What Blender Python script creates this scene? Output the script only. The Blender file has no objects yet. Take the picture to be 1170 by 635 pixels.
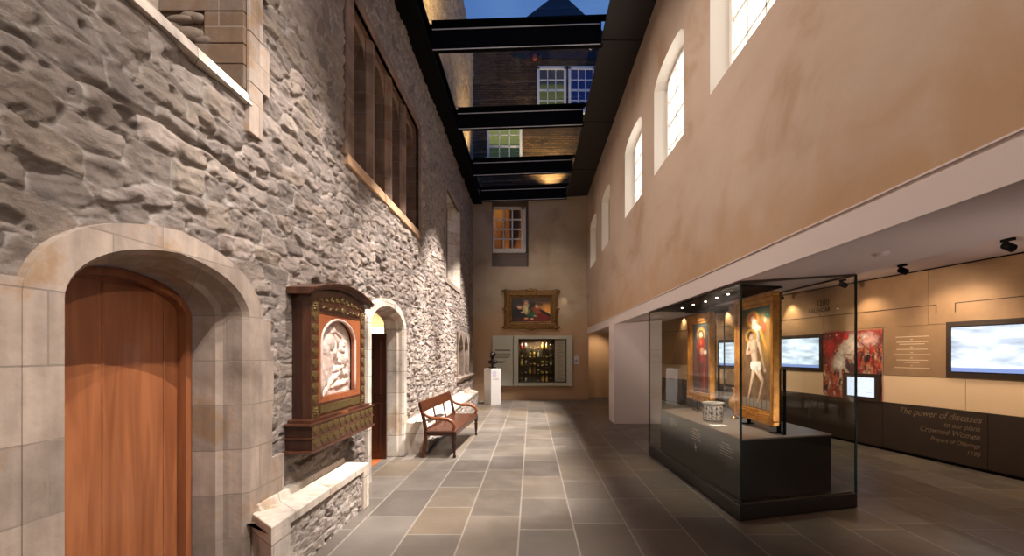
import bpy, math, random
import numpy as np
from mathutils import Vector, Matrix
random.seed(7); rng = np.random.default_rng(7)
sc = bpy.context.scene
COL = sc.collection
F = 552.0; CH = 1.6; VX, VY = 607.0, 404.0
XL, XR = -2.02, 1.95          # left stone wall, right plaster wall
YB = 16.8                     # end wall

# ------------------------------------------------------------------ helpers
def lin(c):
    return tuple(((v/255.)/12.92 if v/255. <= .04045 else ((v/255.+.055)/1.055)**2.4) for v in c)
def L4(c): return (*lin(c), 1.0)
def Yl(px, X=XL): return F*abs(X)/abs(px-VX)
def tag(o, label=None, cat=None, group=None, kind=None):
    if label: o['label'] = label
    if cat: o['category'] = cat
    if group: o['group'] = group
    if kind: o['kind'] = kind
    return o
WLOC = {}
class MB:
    def __init__(s): s.v = []; s.f = []; s.sm = []
    def add(s, vs, fs, smooth=False):
        n = len(s.v); s.v += [tuple(p) for p in vs]
        for f in fs: s.f.append(tuple(n+i for i in f)); s.sm.append(smooth)
        return s
    def box(s, x0, x1, y0, y1, z0, z1):
        vs = [(x, y, z) for x in (x0, x1) for y in (y0, y1) for z in (z0, z1)]
        return s.add(vs, [(0,1,3,2),(4,6,7,5),(0,4,5,1),(2,3,7,6),(0,2,6,4),(1,5,7,3)])
    def hexa(s, b, t):            # bottom quad, top quad
        return s.add(list(b)+list(t), [(3,2,1,0),(4,5,6,7),(0,1,5,4),(1,2,6,5),(2,3,7,6),(3,0,4,7)])
    def prism(s, poly, axis, a0, a1):   # poly 2D (u,v) extruded along axis 'x','y','z'
        def P(u, v, w): return {'x': (w,u,v), 'y': (u,w,v), 'z': (u,v,w)}[axis]
        n = len(poly); vs = [P(u,v,a0) for u,v in poly]+[P(u,v,a1) for u,v in poly]
        fs = [tuple(range(n))[::-1], tuple(range(n,2*n))]
        fs += [(i,(i+1)%n,n+(i+1)%n,n+i) for i in range(n)]
        return s.add(vs, fs)
    def lathe(s, prof, cx=0, cy=0, n=24, smooth=True):
        vs = []; m = len(prof)
        for k in range(n):
            a = 2*math.pi*k/n
            vs += [(cx+r*math.cos(a), cy+r*math.sin(a), z) for r, z in prof]
        fs = []
        for k in range(n):
            k2 = (k+1) % n
            for j in range(m-1): fs.append((k*m+j, k2*m+j, k2*m+j+1, k*m+j+1))
        s.add(vs, fs, smooth)
        s.add([vs[k*m] for k in range(n)], [tuple(range(n))[::-1]]); s.add([vs[k*m+m-1] for k in range(n)], [tuple(range(n))])
        return s
    def tube(s, pts, r, n=10, smooth=True):
        pts = [Vector(p) for p in pts]; rs = r if isinstance(r, (list, tuple)) else [r]*len(pts)
        vs = []
        for i, p in enumerate(pts):
            d = (pts[min(i+1, len(pts)-1)]-pts[max(i-1, 0)]).normalized()
            up = Vector((0,0,1)) if abs(d.z) < .9 else Vector((1,0,0))
            a = d.cross(up).normalized(); b = a.cross(d)
            vs += [p+(a*math.cos(2*math.pi*k/n)+b*math.sin(2*math.pi*k/n))*rs[i] for k in range(n)]
        fs = [(i*n+k, i*n+(k+1)%n, (i+1)*n+(k+1)%n, (i+1)*n+k) for i in range(len(pts)-1) for k in range(n)]
        fs += [tuple(range(n))[::-1], tuple((len(pts)-1)*n+k for k in range(n))]
        return s.add(vs, fs, smooth)
    def ell(s, c, r, n=14, m=9, rot=None):
        R = rot or Matrix.Identity(3); vs = []
        for i in range(m+1):
            t = math.pi*i/m
            for k in range(n):
                a = 2*math.pi*k/n
                vs.append(Vector(c)+R@Vector((r[0]*math.sin(t)*math.cos(a), r[1]*math.sin(t)*math.sin(a), r[2]*math.cos(t))))
        fs = [(i*n+k, (i+1)*n+k, (i+1)*n+(k+1)%n, i*n+(k+1)%n) for i in range(m) for k in range(n)]
        return s.add(vs, fs, True)
    def build(s, name, mat, parent=None, bevel=0, org=None):
        me = bpy.data.meshes.new(name)
        vs = np.array(s.v, dtype=float)
        if parent is None:
            o3 = np.array(org if org is not None else [(vs[:,0].min()+vs[:,0].max())/2, (vs[:,1].min()+vs[:,1].max())/2, vs[:,2].min()])
            loc = o3
        else:
            loc = np.zeros(3); o3 = np.array(WLOC.get(parent.name, (0,0,0)))
        vs = vs-o3
        me.from_pydata(vs.tolist(), [], s.f); me.update()
        me.polygons.foreach_set('use_smooth', s.sm)
        me.materials.append(mat)
        o = bpy.data.objects.new(name, me); COL.objects.link(o); o.location = loc
        if parent: o.parent = parent; WLOC[o.name] = tuple(o3)
        else: WLOC[o.name] = tuple(o3)
        if bevel:
            b = o.modifiers.new('bevel', 'BEVEL'); b.width = bevel; b.segments = 2; b.limit_method = 'ANGLE'; b.angle_limit = .6
        return o
def empty(name, loc, label, cat, group=None, rz=0, local=False):
    o = bpy.data.objects.new(name, None); COL.objects.link(o); o.location = loc; o.rotation_euler = (0,0,rz)
    o.empty_display_size = .1
    WLOC[o.name] = (0,0,0) if local else tuple(loc)
    return tag(o, label, cat, group)
def clone(o, parent=None):
    c = o.copy(); COL.objects.link(c)
    if parent: c.parent = parent
    for ch in list(o.children): clone(ch, c)
    return c
def struct(o): o['kind'] = 'structure'; return o
def boxo(name, mat, b, parent=None, bevel=0): return MB().box(*b).build(name, mat, parent, bevel)

# ------------------------------------------------------------------ materials
def newmat(name):
    m = bpy.data.materials.new(name); m.use_nodes = True
    nt = m.node_tree; bs = nt.nodes['Principled BSDF']; return m, nt, bs
def nd(nt, t, **k):
    n = nt.nodes.new(t)
    for a, v in k.items():
        if a in n.inputs: n.inputs[a].default_value = v
        else: setattr(n, a, v)
    return n
def ramp(nt, src, stops):
    r = nt.nodes.new('ShaderNodeValToRGB'); e = r.color_ramp.elements
    while len(e) > 1: e.remove(e[-1])
    e[0].position = stops[0][0]; e[0].color = L4(stops[0][1])
    for p, c in stops[1:]:
        x = e.new(p); x.color = L4(c)
    nt.links.new(src, r.inputs[0]); return r.outputs[0]
def mixc(nt, f, a, b, mode='MIX'):
    m = nt.nodes.new('ShaderNodeMix'); m.data_type = 'RGBA'; m.blend_type = mode
    for s, v in ((m.inputs[0], f), (m.inputs[6], a), (m.inputs[7], b)):
        if hasattr(v, 'links') or isinstance(v, bpy.types.NodeSocket): nt.links.new(v, s)
        else: s.default_value = v
    return m.outputs[2]
def simple(name, rgb, rough=.6, metal=0, spec=.5, noise=None, bump=0, bscale=40, coat=0):
    m, nt, bs = newmat(name)
    bs.inputs['Roughness'].default_value = rough; bs.inputs['Metallic'].default_value = metal
    bs.inputs['Specular IOR Level'].default_value = spec; bs.inputs['Base Color'].default_value = L4(rgb)
    bs.inputs['Coat Weight'].default_value = coat
    tc = nd(nt, 'ShaderNodeTexCoord')
    if noise:
        sc_, rgb2 = noise
        n = nd(nt, 'ShaderNodeTexNoise', Scale=sc_, Detail=6.0); nt.links.new(tc.outputs['Object'], n.inputs['Vector'])
        nt.links.new(ramp(nt, n.outputs[0], [(.3, rgb), (.7, rgb2)]), bs.inputs['Base Color'])
    if bump:
        n = nd(nt, 'ShaderNodeTexNoise', Scale=float(bscale), Detail=5.0); nt.links.new(tc.outputs['Object'], n.inputs['Vector'])
        b = nd(nt, 'ShaderNodeBump', Strength=bump, Distance=.01); nt.links.new(n.outputs[0], b.inputs['Height']); nt.links.new(b.outputs[0], bs.inputs['Normal'])
    return m
def emit(name, rgb, s):
    m, nt, bs = newmat(name); bs.inputs['Base Color'].default_value = (0,0,0,1)
    bs.inputs['Emission Color'].default_value = L4(rgb); bs.inputs['Emission Strength'].default_value = s; return m
def glass(name, tint=(250,252,250), refl=.9, rough=.0, ior=1.45):
    m = bpy.data.materials.new(name); m.use_nodes = True; nt = m.node_tree; nt.nodes.clear()
    out = nd(nt, 'ShaderNodeOutputMaterial'); tr = nd(nt, 'ShaderNodeBsdfTransparent'); tr.inputs[0].default_value = L4(tint)
    gl = nd(nt, 'ShaderNodeBsdfGlossy'); gl.inputs['Roughness'].default_value = rough; gl.inputs[0].default_value = (refl,refl,refl,1)
    fr = nd(nt, 'ShaderNodeFresnel', IOR=ior); gg = nd(nt, 'ShaderNodeNewGeometry'); mr = nd(nt, 'ShaderNodeMapRange'); nt.links.new(gg.outputs['Backfacing'], mr.inputs[0]); mr.inputs[3].default_value = ior; mr.inputs[4].default_value = 1/ior; nt.links.new(mr.outputs[0], fr.inputs['IOR']); mx = nd(nt, 'ShaderNodeMixShader')
    nt.links.new(fr.outputs[0], mx.inputs[0]); nt.links.new(tr.outputs[0], mx.inputs[1]); nt.links.new(gl.outputs[0], mx.inputs[2])
    nt.links.new(mx.outputs[0], out.inputs[0]); return m
def wood(name, c1, c2, scale=(1,1,1), rough=.4, axis=2, coat=0.0):
    m, nt, bs = newmat(name); tc = nd(nt, 'ShaderNodeTexCoord'); mp = nd(nt, 'ShaderNodeMapping')
    s = [14,14,14]; s[axis] = 1.1; mp.inputs['Scale'].default_value = [a*b for a, b in zip(s, scale)]
    nt.links.new(tc.outputs['Object'], mp.inputs[0])
    n = nd(nt, 'ShaderNodeTexNoise', Scale=1.0, Detail=8.0, Distortion=.8); nt.links.new(mp.outputs[0], n.inputs['Vector'])
    c = ramp(nt, n.outputs[0], [(.3, c1), (.5, tuple((a+b)/2 for a, b in zip(c1, c2))), (.68, c2)])
    nt.links.new(c, bs.inputs['Base Color']); bs.inputs['Roughness'].default_value = rough; bs.inputs['Coat Weight'].default_value = coat
    b = nd(nt, 'ShaderNodeBump', Strength=.12, Distance=.004); nt.links.new(n.outputs[0], b.inputs['Height']); nt.links.new(b.outputs[0], bs.inputs['Normal'])
    return m
def paintmat(name, rough=.5, em=0, coat=0):
    m, nt, bs = newmat(name); a = nd(nt, 'ShaderNodeAttribute', attribute_name='Col')
    nt.links.new(a.outputs['Color'], bs.inputs['Base Color']); bs.inputs['Roughness'].default_value = rough; bs.inputs['Coat Weight'].default_value = coat
    if em:
        nt.links.new(a.outputs['Color'], bs.inputs['Emission Color']); bs.inputs['Emission Strength'].default_value = em
        bs.inputs['Base Color'].default_value = (0,0,0,1)
        for l in list(bs.inputs['Base Color'].links): nt.links.remove(l)
    return m

def mat_rubble():
    m, nt, bs = newmat('rubble_stone'); tc = nd(nt, 'ShaderNodeTexCoord')
    a = nd(nt, 'ShaderNodeAttribute', attribute_name='Stone'); sp = nd(nt, 'ShaderNodeSeparateColor'); nt.links.new(a.outputs['Color'], sp.inputs[0])
    c = ramp(nt, sp.outputs[0], [(0, (140,132,127)), (.25, (164,155,149)), (.5, (180,170,163)), (.72, (154,144,137)), (.86, (174,162,150)), (1, (196,187,179))])
    n = nd(nt, 'ShaderNodeTexNoise', Scale=9.0, Detail=9.0, Roughness=.65); nt.links.new(tc.outputs['Object'], n.inputs['Vector'])
    c2 = ramp(nt, n.outputs[0], [(.25, (84,78,74)), (.5, (150,142,136)), (.75, (212,204,196))])
    c = mixc(nt, .42, c, c2, 'OVERLAY')
    n3 = nd(nt, 'ShaderNodeTexNoise', Scale=.7, Detail=4.0); nt.links.new(tc.outputs['Object'], n3.inputs['Vector'])
    c3 = ramp(nt, n3.outputs[0], [(.35, (140,128,118)), (.5,(170,162,156)), (.65, (182,176,171))])
    c = mixc(nt, .45, c, c3, 'OVERLAY')
    mort = ramp(nt, n.outputs[0], [(.3, (160,150,142)), (.7, (196,187,178))])
    c = mixc(nt, sp.outputs[1], c, mort)
    nt.links.new(c, bs.inputs['Base Color']); bs.inputs['Roughness'].default_value = .93; bs.inputs['Specular IOR Level'].default_value = .2
    n2 = nd(nt, 'ShaderNodeTexNoise', Scale=30.0, Detail=12.0, Roughness=.8); nt.links.new(tc.outputs['Object'], n2.inputs['Vector'])
    v = nd(nt, 'ShaderNodeTexVoronoi', Scale=15.0); v.distance = 'CHEBYCHEV'
    mp = nd(nt, 'ShaderNodeMapping'); mp.inputs['Scale'].default_value = (1,.6,1.8); nt.links.new(tc.outputs['Object'], mp.inputs[0]); nt.links.new(mp.outputs[0], v.inputs['Vector'])
    b2 = nd(nt, 'ShaderNodeBump', Strength=.35, Distance=.03); nt.links.new(v.outputs['Distance'], b2.inputs['Height'])
    b = nd(nt, 'ShaderNodeBump', Strength=.95, Distance=.026); nt.links.new(n2.outputs[0], b.inputs['Height']); nt.links.new(b2.outputs[0], b.inputs['Normal'])
    nt.links.new(b.outputs[0], bs.inputs['Normal']); return m
def mat_ashlar(name, base=(146,130,117), dark=(124,108,95), orange=(156,128,100), bw=.62, bh=.31, plane='YZ', mortar=.004, off=(0,0)):
    m, nt, bs = newmat(name); tc = nd(nt, 'ShaderNodeTexCoord'); g = nd(nt, 'ShaderNodeNewGeometry')
    sp = nd(nt, 'ShaderNodeSeparateXYZ'); nt.links.new(g.outputs['Position'], sp.inputs[0]); cb = nd(nt, 'ShaderNodeCombineXYZ')
    ad = nd(nt, 'ShaderNodeMath', operation='ADD'); nt.links.new(sp.outputs[0], ad.inputs[0]); nt.links.new(sp.outputs[1], ad.inputs[1])
    nt.links.new(ad.outputs[0], cb.inputs[0]); nt.links.new(sp.outputs[2], cb.inputs[1])
    br = nd(nt, 'ShaderNodeTexBrick', Scale=1.0); br.inputs['Brick Width'].default_value = bw; br.inputs['Row Height'].default_value = bh
    br.inputs['Mortar Size'].default_value = mortar; br.inputs['Color1'].default_value = (0.25,0.25,0.25,1); br.inputs['Color2'].default_value = (.85,.85,.85,1); br.inputs['Mortar'].default_value = (.5,.5,.5,1)
    nt.links.new(cb.outputs[0], br.inputs['Vector'])
    n = nd(nt, 'ShaderNodeTexNoise', Scale=2.2, Detail=7.0, Roughness=.6); nt.links.new(g.outputs['Position'], n.inputs['Vector'])
    c = ramp(nt, n.outputs[0], [(.3, dark), (.42, base), (.56, tuple(min(255, x+18) for x in base)), (.64, orange), (.75, base)])
    c = mixc(nt, .35, c, br.outputs['Color'], 'OVERLAY')
    mp = nd(nt, 'ShaderNodeMapping'); mp.inputs['Scale'].default_value = (9,9,1.2); nt.links.new(g.outputs['Position'], mp.inputs[0])
    n2 = nd(nt, 'ShaderNodeTexNoise', Scale=1.5, Detail=6.0); nt.links.new(mp.outputs[0], n2.inputs['Vector'])
    c = mixc(nt, .3, c, ramp(nt, n2.outputs[0], [(.3,(90,84,78)),(.7,(190,184,178))]), 'OVERLAY')
    c = mixc(nt, br.outputs['Fac'], c, L4((132,118,106)))
    nt.links.new(c, bs.inputs['Base Color']); bs.inputs['Roughness'].default_value = .85
    n3 = nd(nt, 'ShaderNodeTexNoise', Scale=30.0, Detail=6.0); nt.links.new(g.outputs['Position'], n3.inputs['Vector'])
    b = nd(nt, 'ShaderNodeBump', Strength=.25, Distance=.01); nt.links.new(n3.outputs[0], b.inputs['Height'])
    iv = nd(nt, 'ShaderNodeInvert'); nt.links.new(br.outputs['Fac'], iv.inputs[1])
    b2 = nd(nt, 'ShaderNodeBump', Strength=.6, Distance=.006); nt.links.new(iv.outputs[0], b2.inputs['Height']); nt.links.new(b.outputs[0], b2.inputs['Normal'])
    nt.links.new(b2.outputs[0], bs.inputs['Normal']); return m
def mat_plaster(name, base=(182,156,134), lo=(164,132,102), hi=(192,168,147)):
    m, nt, bs = newmat(name); g = nd(nt, 'ShaderNodeNewGeometry')
    mp = nd(nt, 'ShaderNodeMapping'); mp.inputs['Scale'].default_value = (1,.45,.9); nt.links.new(g.outputs['Position'], mp.inputs[0])
    n = nd(nt, 'ShaderNodeTexNoise', Scale=1.1, Detail=7.0, Roughness=.6, Distortion=.6); nt.links.new(mp.outputs[0], n.inputs['Vector'])
    c = ramp(nt, n.outputs[0], [(.3, lo), (.45, base), (.7, hi)])
    # damp ochre tide mark along the foot of the wall
    sp = nd(nt, 'ShaderNodeSeparateXYZ'); nt.links.new(g.outputs['Position'], sp.inputs[0])
    n4 = nd(nt, 'ShaderNodeTexNoise', Scale=1.3, Detail=5.0, Distortion=1.2); nt.links.new(g.outputs['Position'], n4.inputs['Vector'])
    ma = nd(nt, 'ShaderNodeMath', operation='MULTIPLY_ADD'); nt.links.new(n4.outputs[0], ma.inputs[0]); ma.inputs[1].default_value = -1.5; nt.links.new(sp.outputs[2], ma.inputs[2])
    mr = nd(nt, 'ShaderNodeMapRange'); nt.links.new(ma.outputs[0], mr.inputs[0]); mr.inputs[1].default_value = 1.75; mr.inputs[2].default_value = 2.5; mr.inputs[3].default_value = .75; mr.inputs[4].default_value = 0
    c = mixc(nt, mr.outputs[0], c, L4((176,136,96)))
    nt.links.new(c, bs.inputs['Base Color']); bs.inputs['Roughness'].default_value = .8
    n2 = nd(nt, 'ShaderNodeTexNoise', Scale=14.0, Detail=5.0); nt.links.new(g.outputs['Position'], n2.inputs['Vector'])
    b = nd(nt, 'ShaderNodeBump', Strength=.12, Distance=.02); nt.links.new(n2.outputs[0], b.inputs['Height']); nt.links.new(b.outputs[0], bs.inputs['Normal'])
    return m
def mat_floor():
    m, nt, bs = newmat('york_stone_paving'); g = nd(nt, 'ShaderNodeNewGeometry'); mp = nd(nt, 'ShaderNodeMapping')
    sp = nd(nt, 'ShaderNodeSeparateXYZ'); nt.links.new(g.outputs['Position'], sp.inputs[0]); cb = nd(nt, 'ShaderNodeCombineXYZ')
    ax = nd(nt, 'ShaderNodeMath', operation='ADD'); ax.inputs[1].default_value = 10.11; nt.links.new(sp.outputs[0], ax.inputs[0])
    nt.links.new(sp.outputs[1], cb.inputs[0]); nt.links.new(ax.outputs[0], cb.inputs[1])
    br = nd(nt, 'ShaderNodeTexBrick', Scale=1.0); br.offset = .37; br.offset_frequency = 2; br.squash = .8; br.squash_frequency = 3
    br.inputs['Brick Width'].default_value = .95; br.inputs['Row Height'].default_value = .5; br.inputs['Mortar Size'].default_value = .008
    br.inputs['Color1'].default_value = (0,0,0,1); br.inputs['Color2'].default_value = (1,1,1,1); br.inputs['Mortar'].default_value = (.5,.5,.5,1)
    nt.links.new(cb.outputs[0], br.inputs['Vector'])
    c = ramp(nt, br.outputs['Color'], [(0, (106,98,91)), (.35, (114,104,93)), (.6, (118,110,102)), (.8,(126,112,95)), (1, (127,119,111))])
    n = nd(nt, 'ShaderNodeTexNoise', Scale=2.6, Detail=8.0, Roughness=.62); nt.links.new(g.outputs['Position'], n.inputs['Vector'])
    c = mixc(nt, .38, c, ramp(nt, n.outputs[0], [(.3,(92,86,80)),(.52,(128,124,120)),(.72,(166,160,155))]), 'OVERLAY')
    c = mixc(nt, br.outputs['Fac'], c, L4((142,133,122)))
    nt.links.new(c, bs.inputs['Base Color'])
    nt.links.new(ramp(nt, n.outputs[0], [(.3,(150,150,150)),(.7,(190,190,190))]), bs.inputs['Roughness'])
    bs.inputs['Specular IOR Level'].default_value = .35
    n2 = nd(nt, 'ShaderNodeTexNoise', Scale=12.0, Detail=7.0); nt.links.new(g.outputs['Position'], n2.inputs['Vector'])
    b = nd(nt, 'ShaderNodeBump', Strength=.25, Distance=.008); nt.links.new(n2.outputs[0], b.inputs['Height']); nt.links.new(b.outputs[0], bs.inputs['Normal'])
    return m
def mat_brick():
    m, nt, bs = newmat('stock_brick'); g = nd(nt, 'ShaderNodeNewGeometry'); sp = nd(nt, 'ShaderNodeSeparateXYZ'); cb = nd(nt, 'ShaderNodeCombineXYZ')
    nt.links.new(g.outputs['Position'], sp.inputs[0]); nt.links.new(sp.outputs[0], cb.inputs[0]); nt.links.new(sp.outputs[2], cb.inputs[1])
    br = nd(nt, 'ShaderNodeTexBrick', Scale=1.0); br.inputs['Brick Width'].default_value = .23; br.inputs['Row Height'].default_value = .078; br.inputs['Mortar Size'].default_value = .012
    br.inputs['Color1'].default_value = L4((118,88,58)); br.inputs['Color2'].default_value = L4((70,50,36)); br.inputs['Mortar'].default_value = L4((46,38,34))
    nt.links.new(cb.outputs[0], br.inputs['Vector'])
    n = nd(nt, 'ShaderNodeTexNoise', Scale=1.4, Detail=6.0); nt.links.new(g.outputs['Position'], n.inputs['Vector'])
    c = mixc(nt, .5, br.outputs['Color'], ramp(nt, n.outputs[0], [(.3,(70,66,62)),(.7,(190,180,165))]), 'OVERLAY')
    nt.links.new(c, bs.inputs['Base Color']); bs.inputs['Roughness'].default_value = .9; return m
def mat_gold(name, c1=(150,98,34), c2=(206,156,70), rough=.38, sc_=22.0):
    m, nt, bs = newmat(name); tc = nd(nt, 'ShaderNodeTexCoord'); n = nd(nt, 'ShaderNodeTexNoise', Scale=sc_, Detail=6.0); nt.links.new(tc.outputs['Object'], n.inputs['Vector'])
    nt.links.new(ramp(nt, n.outputs[0], [(.3,c1),(.65,c2)]), bs.inputs['Base Color']); bs.inputs['Metallic'].default_value = .55; bs.inputs['Roughness'].default_value = rough
    b = nd(nt, 'ShaderNodeBump', Strength=.4, Distance=.008); nt.links.new(n.outputs[0], b.inputs['Height']); nt.links.new(b.outputs[0], bs.inputs['Normal']); return m

M = {}
M['rubble'] = mat_rubble()
M['ashlar'] = mat_ashlar('dressed_stone')
M['ashlar_pale'] = mat_ashlar('pale_dressed_stone', (196,186,174), (150,138,124), (190,168,140), .6, .33)
M['ashlar_brown'] = mat_ashlar('brown_dressed_stone', (120,94,76), (88,68,54), (132,96,66), .6, .26)
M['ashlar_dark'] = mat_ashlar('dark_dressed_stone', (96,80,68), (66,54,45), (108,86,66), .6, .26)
M['plaster'] = mat_plaster('ochre_limewash')
M['plaster_end'] = mat_plaster('pale_limewash', (168,148,122), (150,126,98), (178,160,136))
M['floor'] = mat_floor(); M['brick'] = mat_brick()
M['white'] = simple('pinkish_white_paint', (208,192,184), .7)
M['ceil'] = simple('soffit_paint', (214,196,190), .75)
M['reveal'] = simple('light_paled_reveal', (240,232,220), .8)  # reveal plaster whitened in its colour for the window light on it
M['black'] = simple('black_steel', (9,8,8), .7, 0, .08)
M['blackgloss'] = simple('black_bronze', (18,15,13), .28, .0, .5, coat=.2)
M['steel_line'] = simple('pale_steel_flange', (226,220,212), .5, .0)
M['duct'] = simple('dark_brown_duct', (20,17,16), .5)
M['orange_wood'] = wood('orange_oak', (122,70,42), (156,96,60), rough=.38, coat=.1)
M['dark_wood'] = wood('dark_mahogany', (38,18,12), (66,32,20), rough=.35, coat=.3)
M['cab_wood'] = wood('walnut_brown', (62,34,22), (92,54,36), rough=.33, coat=.3)
M['cab_side'] = wood('dark_walnut', (46,24,16), (66,36,24), rough=.4)
M['cab_orange'] = wood('satin_orange_panel', (138,74,42), (160,92,54), rough=.45)
M['bench_wood'] = wood('polished_mahogany', (56,27,14), (94,48,25), rough=.35, axis=1, coat=.25)
M['bench_arm'] = wood('golden_mahogany', (110,58,28), (146,84,44), rough=.35, axis=0, coat=.25)
M['old_gold'] = mat_gold('antique_green_gold', (84,68,38), (128,106,64), .5, 60.)
M['gold'] = mat_gold('gilt_wood', (156,96,34), (200,140,62), .35, 9.); M['gold2'] = mat_gold('dark_gilt', (74,50,22), (140,102,50), .42, 30.)
M['marble'] = simple('pink_white_marble', (204,180,166), .5, noise=(8.0, (218,196,184)))
M['white_box'] = simple('white_pedestal_paint', (226,220,214), .55)
M['bronze'] = simple('dark_patinated_bronze', (30,24,20), .3, .6)
M['cream_panel'] = simple('cream_display_panel', (176,172,152), .6)
M['grey_text'] = simple('dark_grey_lettering', (92,86,76), .7)
M['white_text'] = simple('white_lettering', (225,215,200), .6)
M['dim_text'] = simple('engraved_brown_lettering', (122,100,78), .6)
M['dark_text'] = simple('engraved_dark_lettering', (62,42,28), .6)
M['glass'] = glass('case_glass', (246,250,247), .85, 0, 1.4); M['roofglass'] = glass('roof_glass', (225,230,232), .7, 0.02, 1.35)
M['glassedge'] = simple('green_glass_edge', (30,46,38), .2, 0, .5)
M['bronze_panel'] = simple('brushed_bronze_cladding', (150,118,88), .36, .35, noise=(3.0, (166,132,100)), bump=.08, bscale=60)
M['cream_clad'] = simple('cream_cladding', (226,194,158), .6)  # plain cream panel colour
M['dark_clad'] = simple('dark_bronze_cladding', (50,37,28), .45, .2, noise=(4.0, (58,43,32)))
M['frame_brown'] = simple('dark_bronze_bezel', (58,44,32), .35, .4)
M['screen_edge'] = simple('black_screen_edge', (10,12,26), .25)
M['pane_day'] = emit('bright_window_pane', (255,249,240), 3.2)
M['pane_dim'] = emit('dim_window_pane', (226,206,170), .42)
M['sash'] = simple('white_sash_paint', (232,226,216), .5)
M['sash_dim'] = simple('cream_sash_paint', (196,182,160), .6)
M['leaded'] = simple('dark_leaded_glass', (20,16,15), .2, 0, .5)
M['slate'] = simple('dark_slate', (26,34,50), .8, bump=.3, bscale=30)
M['terracotta'] = simple('terracotta', (150,70,50), .8)
M['orange_floor'] = wood('orange_floor_boards', (150,76,34), (190,106,54), rough=.4, axis=0)
M['fixture_white'] = simple('white_fixture', (230,226,220), .4)
M['card'] = simple('white_card', (235,232,226), .6)
M['relight'] = emit('lamp_lens', (255,236,200), 14.0)

# ------------------------------------------------------------------ noise for the rubble wall
def vnoise(x, y, seed=0):
    xi = np.floor(x).astype(np.int64); yi = np.floor(y).astype(np.int64); xf = x-xi; yf = y-yi
    u = xf*xf*(3-2*xf); v = yf*yf*(3-2*yf)
    def h(a, b):
        n = (a*374761393+b*668265263+seed*974634777) & 0xffffffff
        n = ((n ^ (n >> 13))*1274126177) & 0xffffffff
        return ((n ^ (n >> 16)) & 0xffff)/65535.
    return (h(xi,yi)*(1-u)+h(xi+1,yi)*u)*(1-v)+(h(xi,yi+1)*(1-u)+h(xi+1,yi+1)*u)*v
def hsh(a, b, seed=0):
    n = (a*374761393+b*668265263+seed*974634777) & 0xffffffff
    n = ((n ^ (n >> 13))*1274126177) & 0xffffffff
    return ((n ^ (n >> 16)) & 0xffff)/65535.
def fbm(x, y, o=5, seed=0):
    s = 0; a = .5
    for i in range(o): s = s+a*vnoise(x*2**i, y*2**i, seed+i); a *= .5
    return s
def stones(y, z, sy, sz, seed=0):
    """F1,F2 in stone-sized cells -> height, id, mortar"""
    wy = y+(fbm(y*2.1, z*2.1, 3, seed+20)-.5)*.22; wz = z+(fbm(y*1.7, z*2.3, 3, seed+30)-.5)*.16
    cy = wy/sy; cz = wz/sz
    cy = cy+.5*(np.floor(cz).astype(np.int64) % 2)
    iy = np.floor(cy).astype(np.int64); iz = np.floor(cz).astype(np.int64)
    f1 = np.full(y.shape, 9.); f2 = np.full(y.shape, 9.); idr = np.zeros(y.shape); gy = np.zeros(y.shape); gz = np.zeros(y.shape); dy1 = np.zeros(y.shape); dz1 = np.zeros(y.shape)
    for a in (-1,0,1):
        for b in (-1,0,1):
            jy = iy+a; jz = iz+b
            py = jy+.5+.75*(hsh(jy,jz,seed+1)-.5); pz = jz+.5+.6*(hsh(jy,jz,seed+2)-.5)
            dy = cy-py; dz = cz-pz; d = np.maximum(np.abs(dy), np.abs(dz))*.65+np.sqrt(dy*dy+dz*dz)*.35
            r = hsh(jy,jz,seed+3)
            near = d < f1
            f2 = np.where(near, f1, np.minimum(f2, d))
            idr = np.where(near, r, idr); dy1 = np.where(near, dy, dy1); dz1 = np.where(near, dz, dz1)
            gy = np.where(near, hsh(jy,jz,seed+4)-.5, gy); gz = np.where(near, hsh(jy,jz,seed+5)-.5, gz)
            f1 = np.where(near, d, f1)
    e = f2-f1
    t = np.clip(e/.20, 0, 1); t = t*t*(3-2*t)
    h = t*(.35+.65*idr)+t*(gy*dy1*1.1+gz*dz1*1.5)
    return h, idr, 1-np.clip(e/.09, 0, 1)
def sdbox(y, z, y0, y1, z0, z1):
    return np.maximum(np.maximum(y0-y, y-y1), np.maximum(z0-z, z-z1))

# openings in the left wall: (y0,y1,z0,z1)
D1 = dict(y0=2.06, y1=3.42, sp=1.84, rise=.33)
D2 = dict(y0=6.02, y1=7.58, sp=1.96, rise=.31)
W1 = (1.75, 3.43, 3.44, 6.2)
W2 = (5.47, 8.64, 3.81, 5.62)
W3 = (11.46, 13.55, 3.42, 5.55)
ARC = (13.25, 16.55, .98, 2.2)
def tudor(u, p=2.7, q=1.9, k=.18):
    a = abs(u); return (1-a**p)**(1/q)*(1-k)+k*(1-a)
def arch_curve(d, off, n=28, offbot=None):
    """(y,z) curve from left jamb foot over the arch to the right jamb foot, offset outward by off"""
    yc = (d['y0']+d['y1'])/2; hw = (d['y1']-d['y0'])/2+off
    pts = [(yc-hw, 0.0), (yc-hw, d['sp']*.5), (yc-hw, d['sp'])]
    for i in range(1, n):
        a = math.pi*(1-i/n); u = math.cos(a); u = math.copysign(abs(u)**.8, u)
        pts.append((yc+hw*u, d['sp']+(d['rise']+off*.75)*tudor(u)))
    pts += [(yc+hw, d['sp']), (yc+hw, d['sp']*.5), (yc+hw, 0.0)]
    return pts
def in_arch(y, z, d, off=0):
    yc = (d['y0']+d['y1'])/2; hw = (d['y1']-d['y0'])/2+off
    u = np.clip(np.abs((y-yc)/hw), 0, 1); top = d['sp']+(d['rise']+off*.75)*((1-u**2.7)**(1/1.9)*.82+.18*(1-u))
    return (np.abs(y-yc) < hw) & (z < top)

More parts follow.
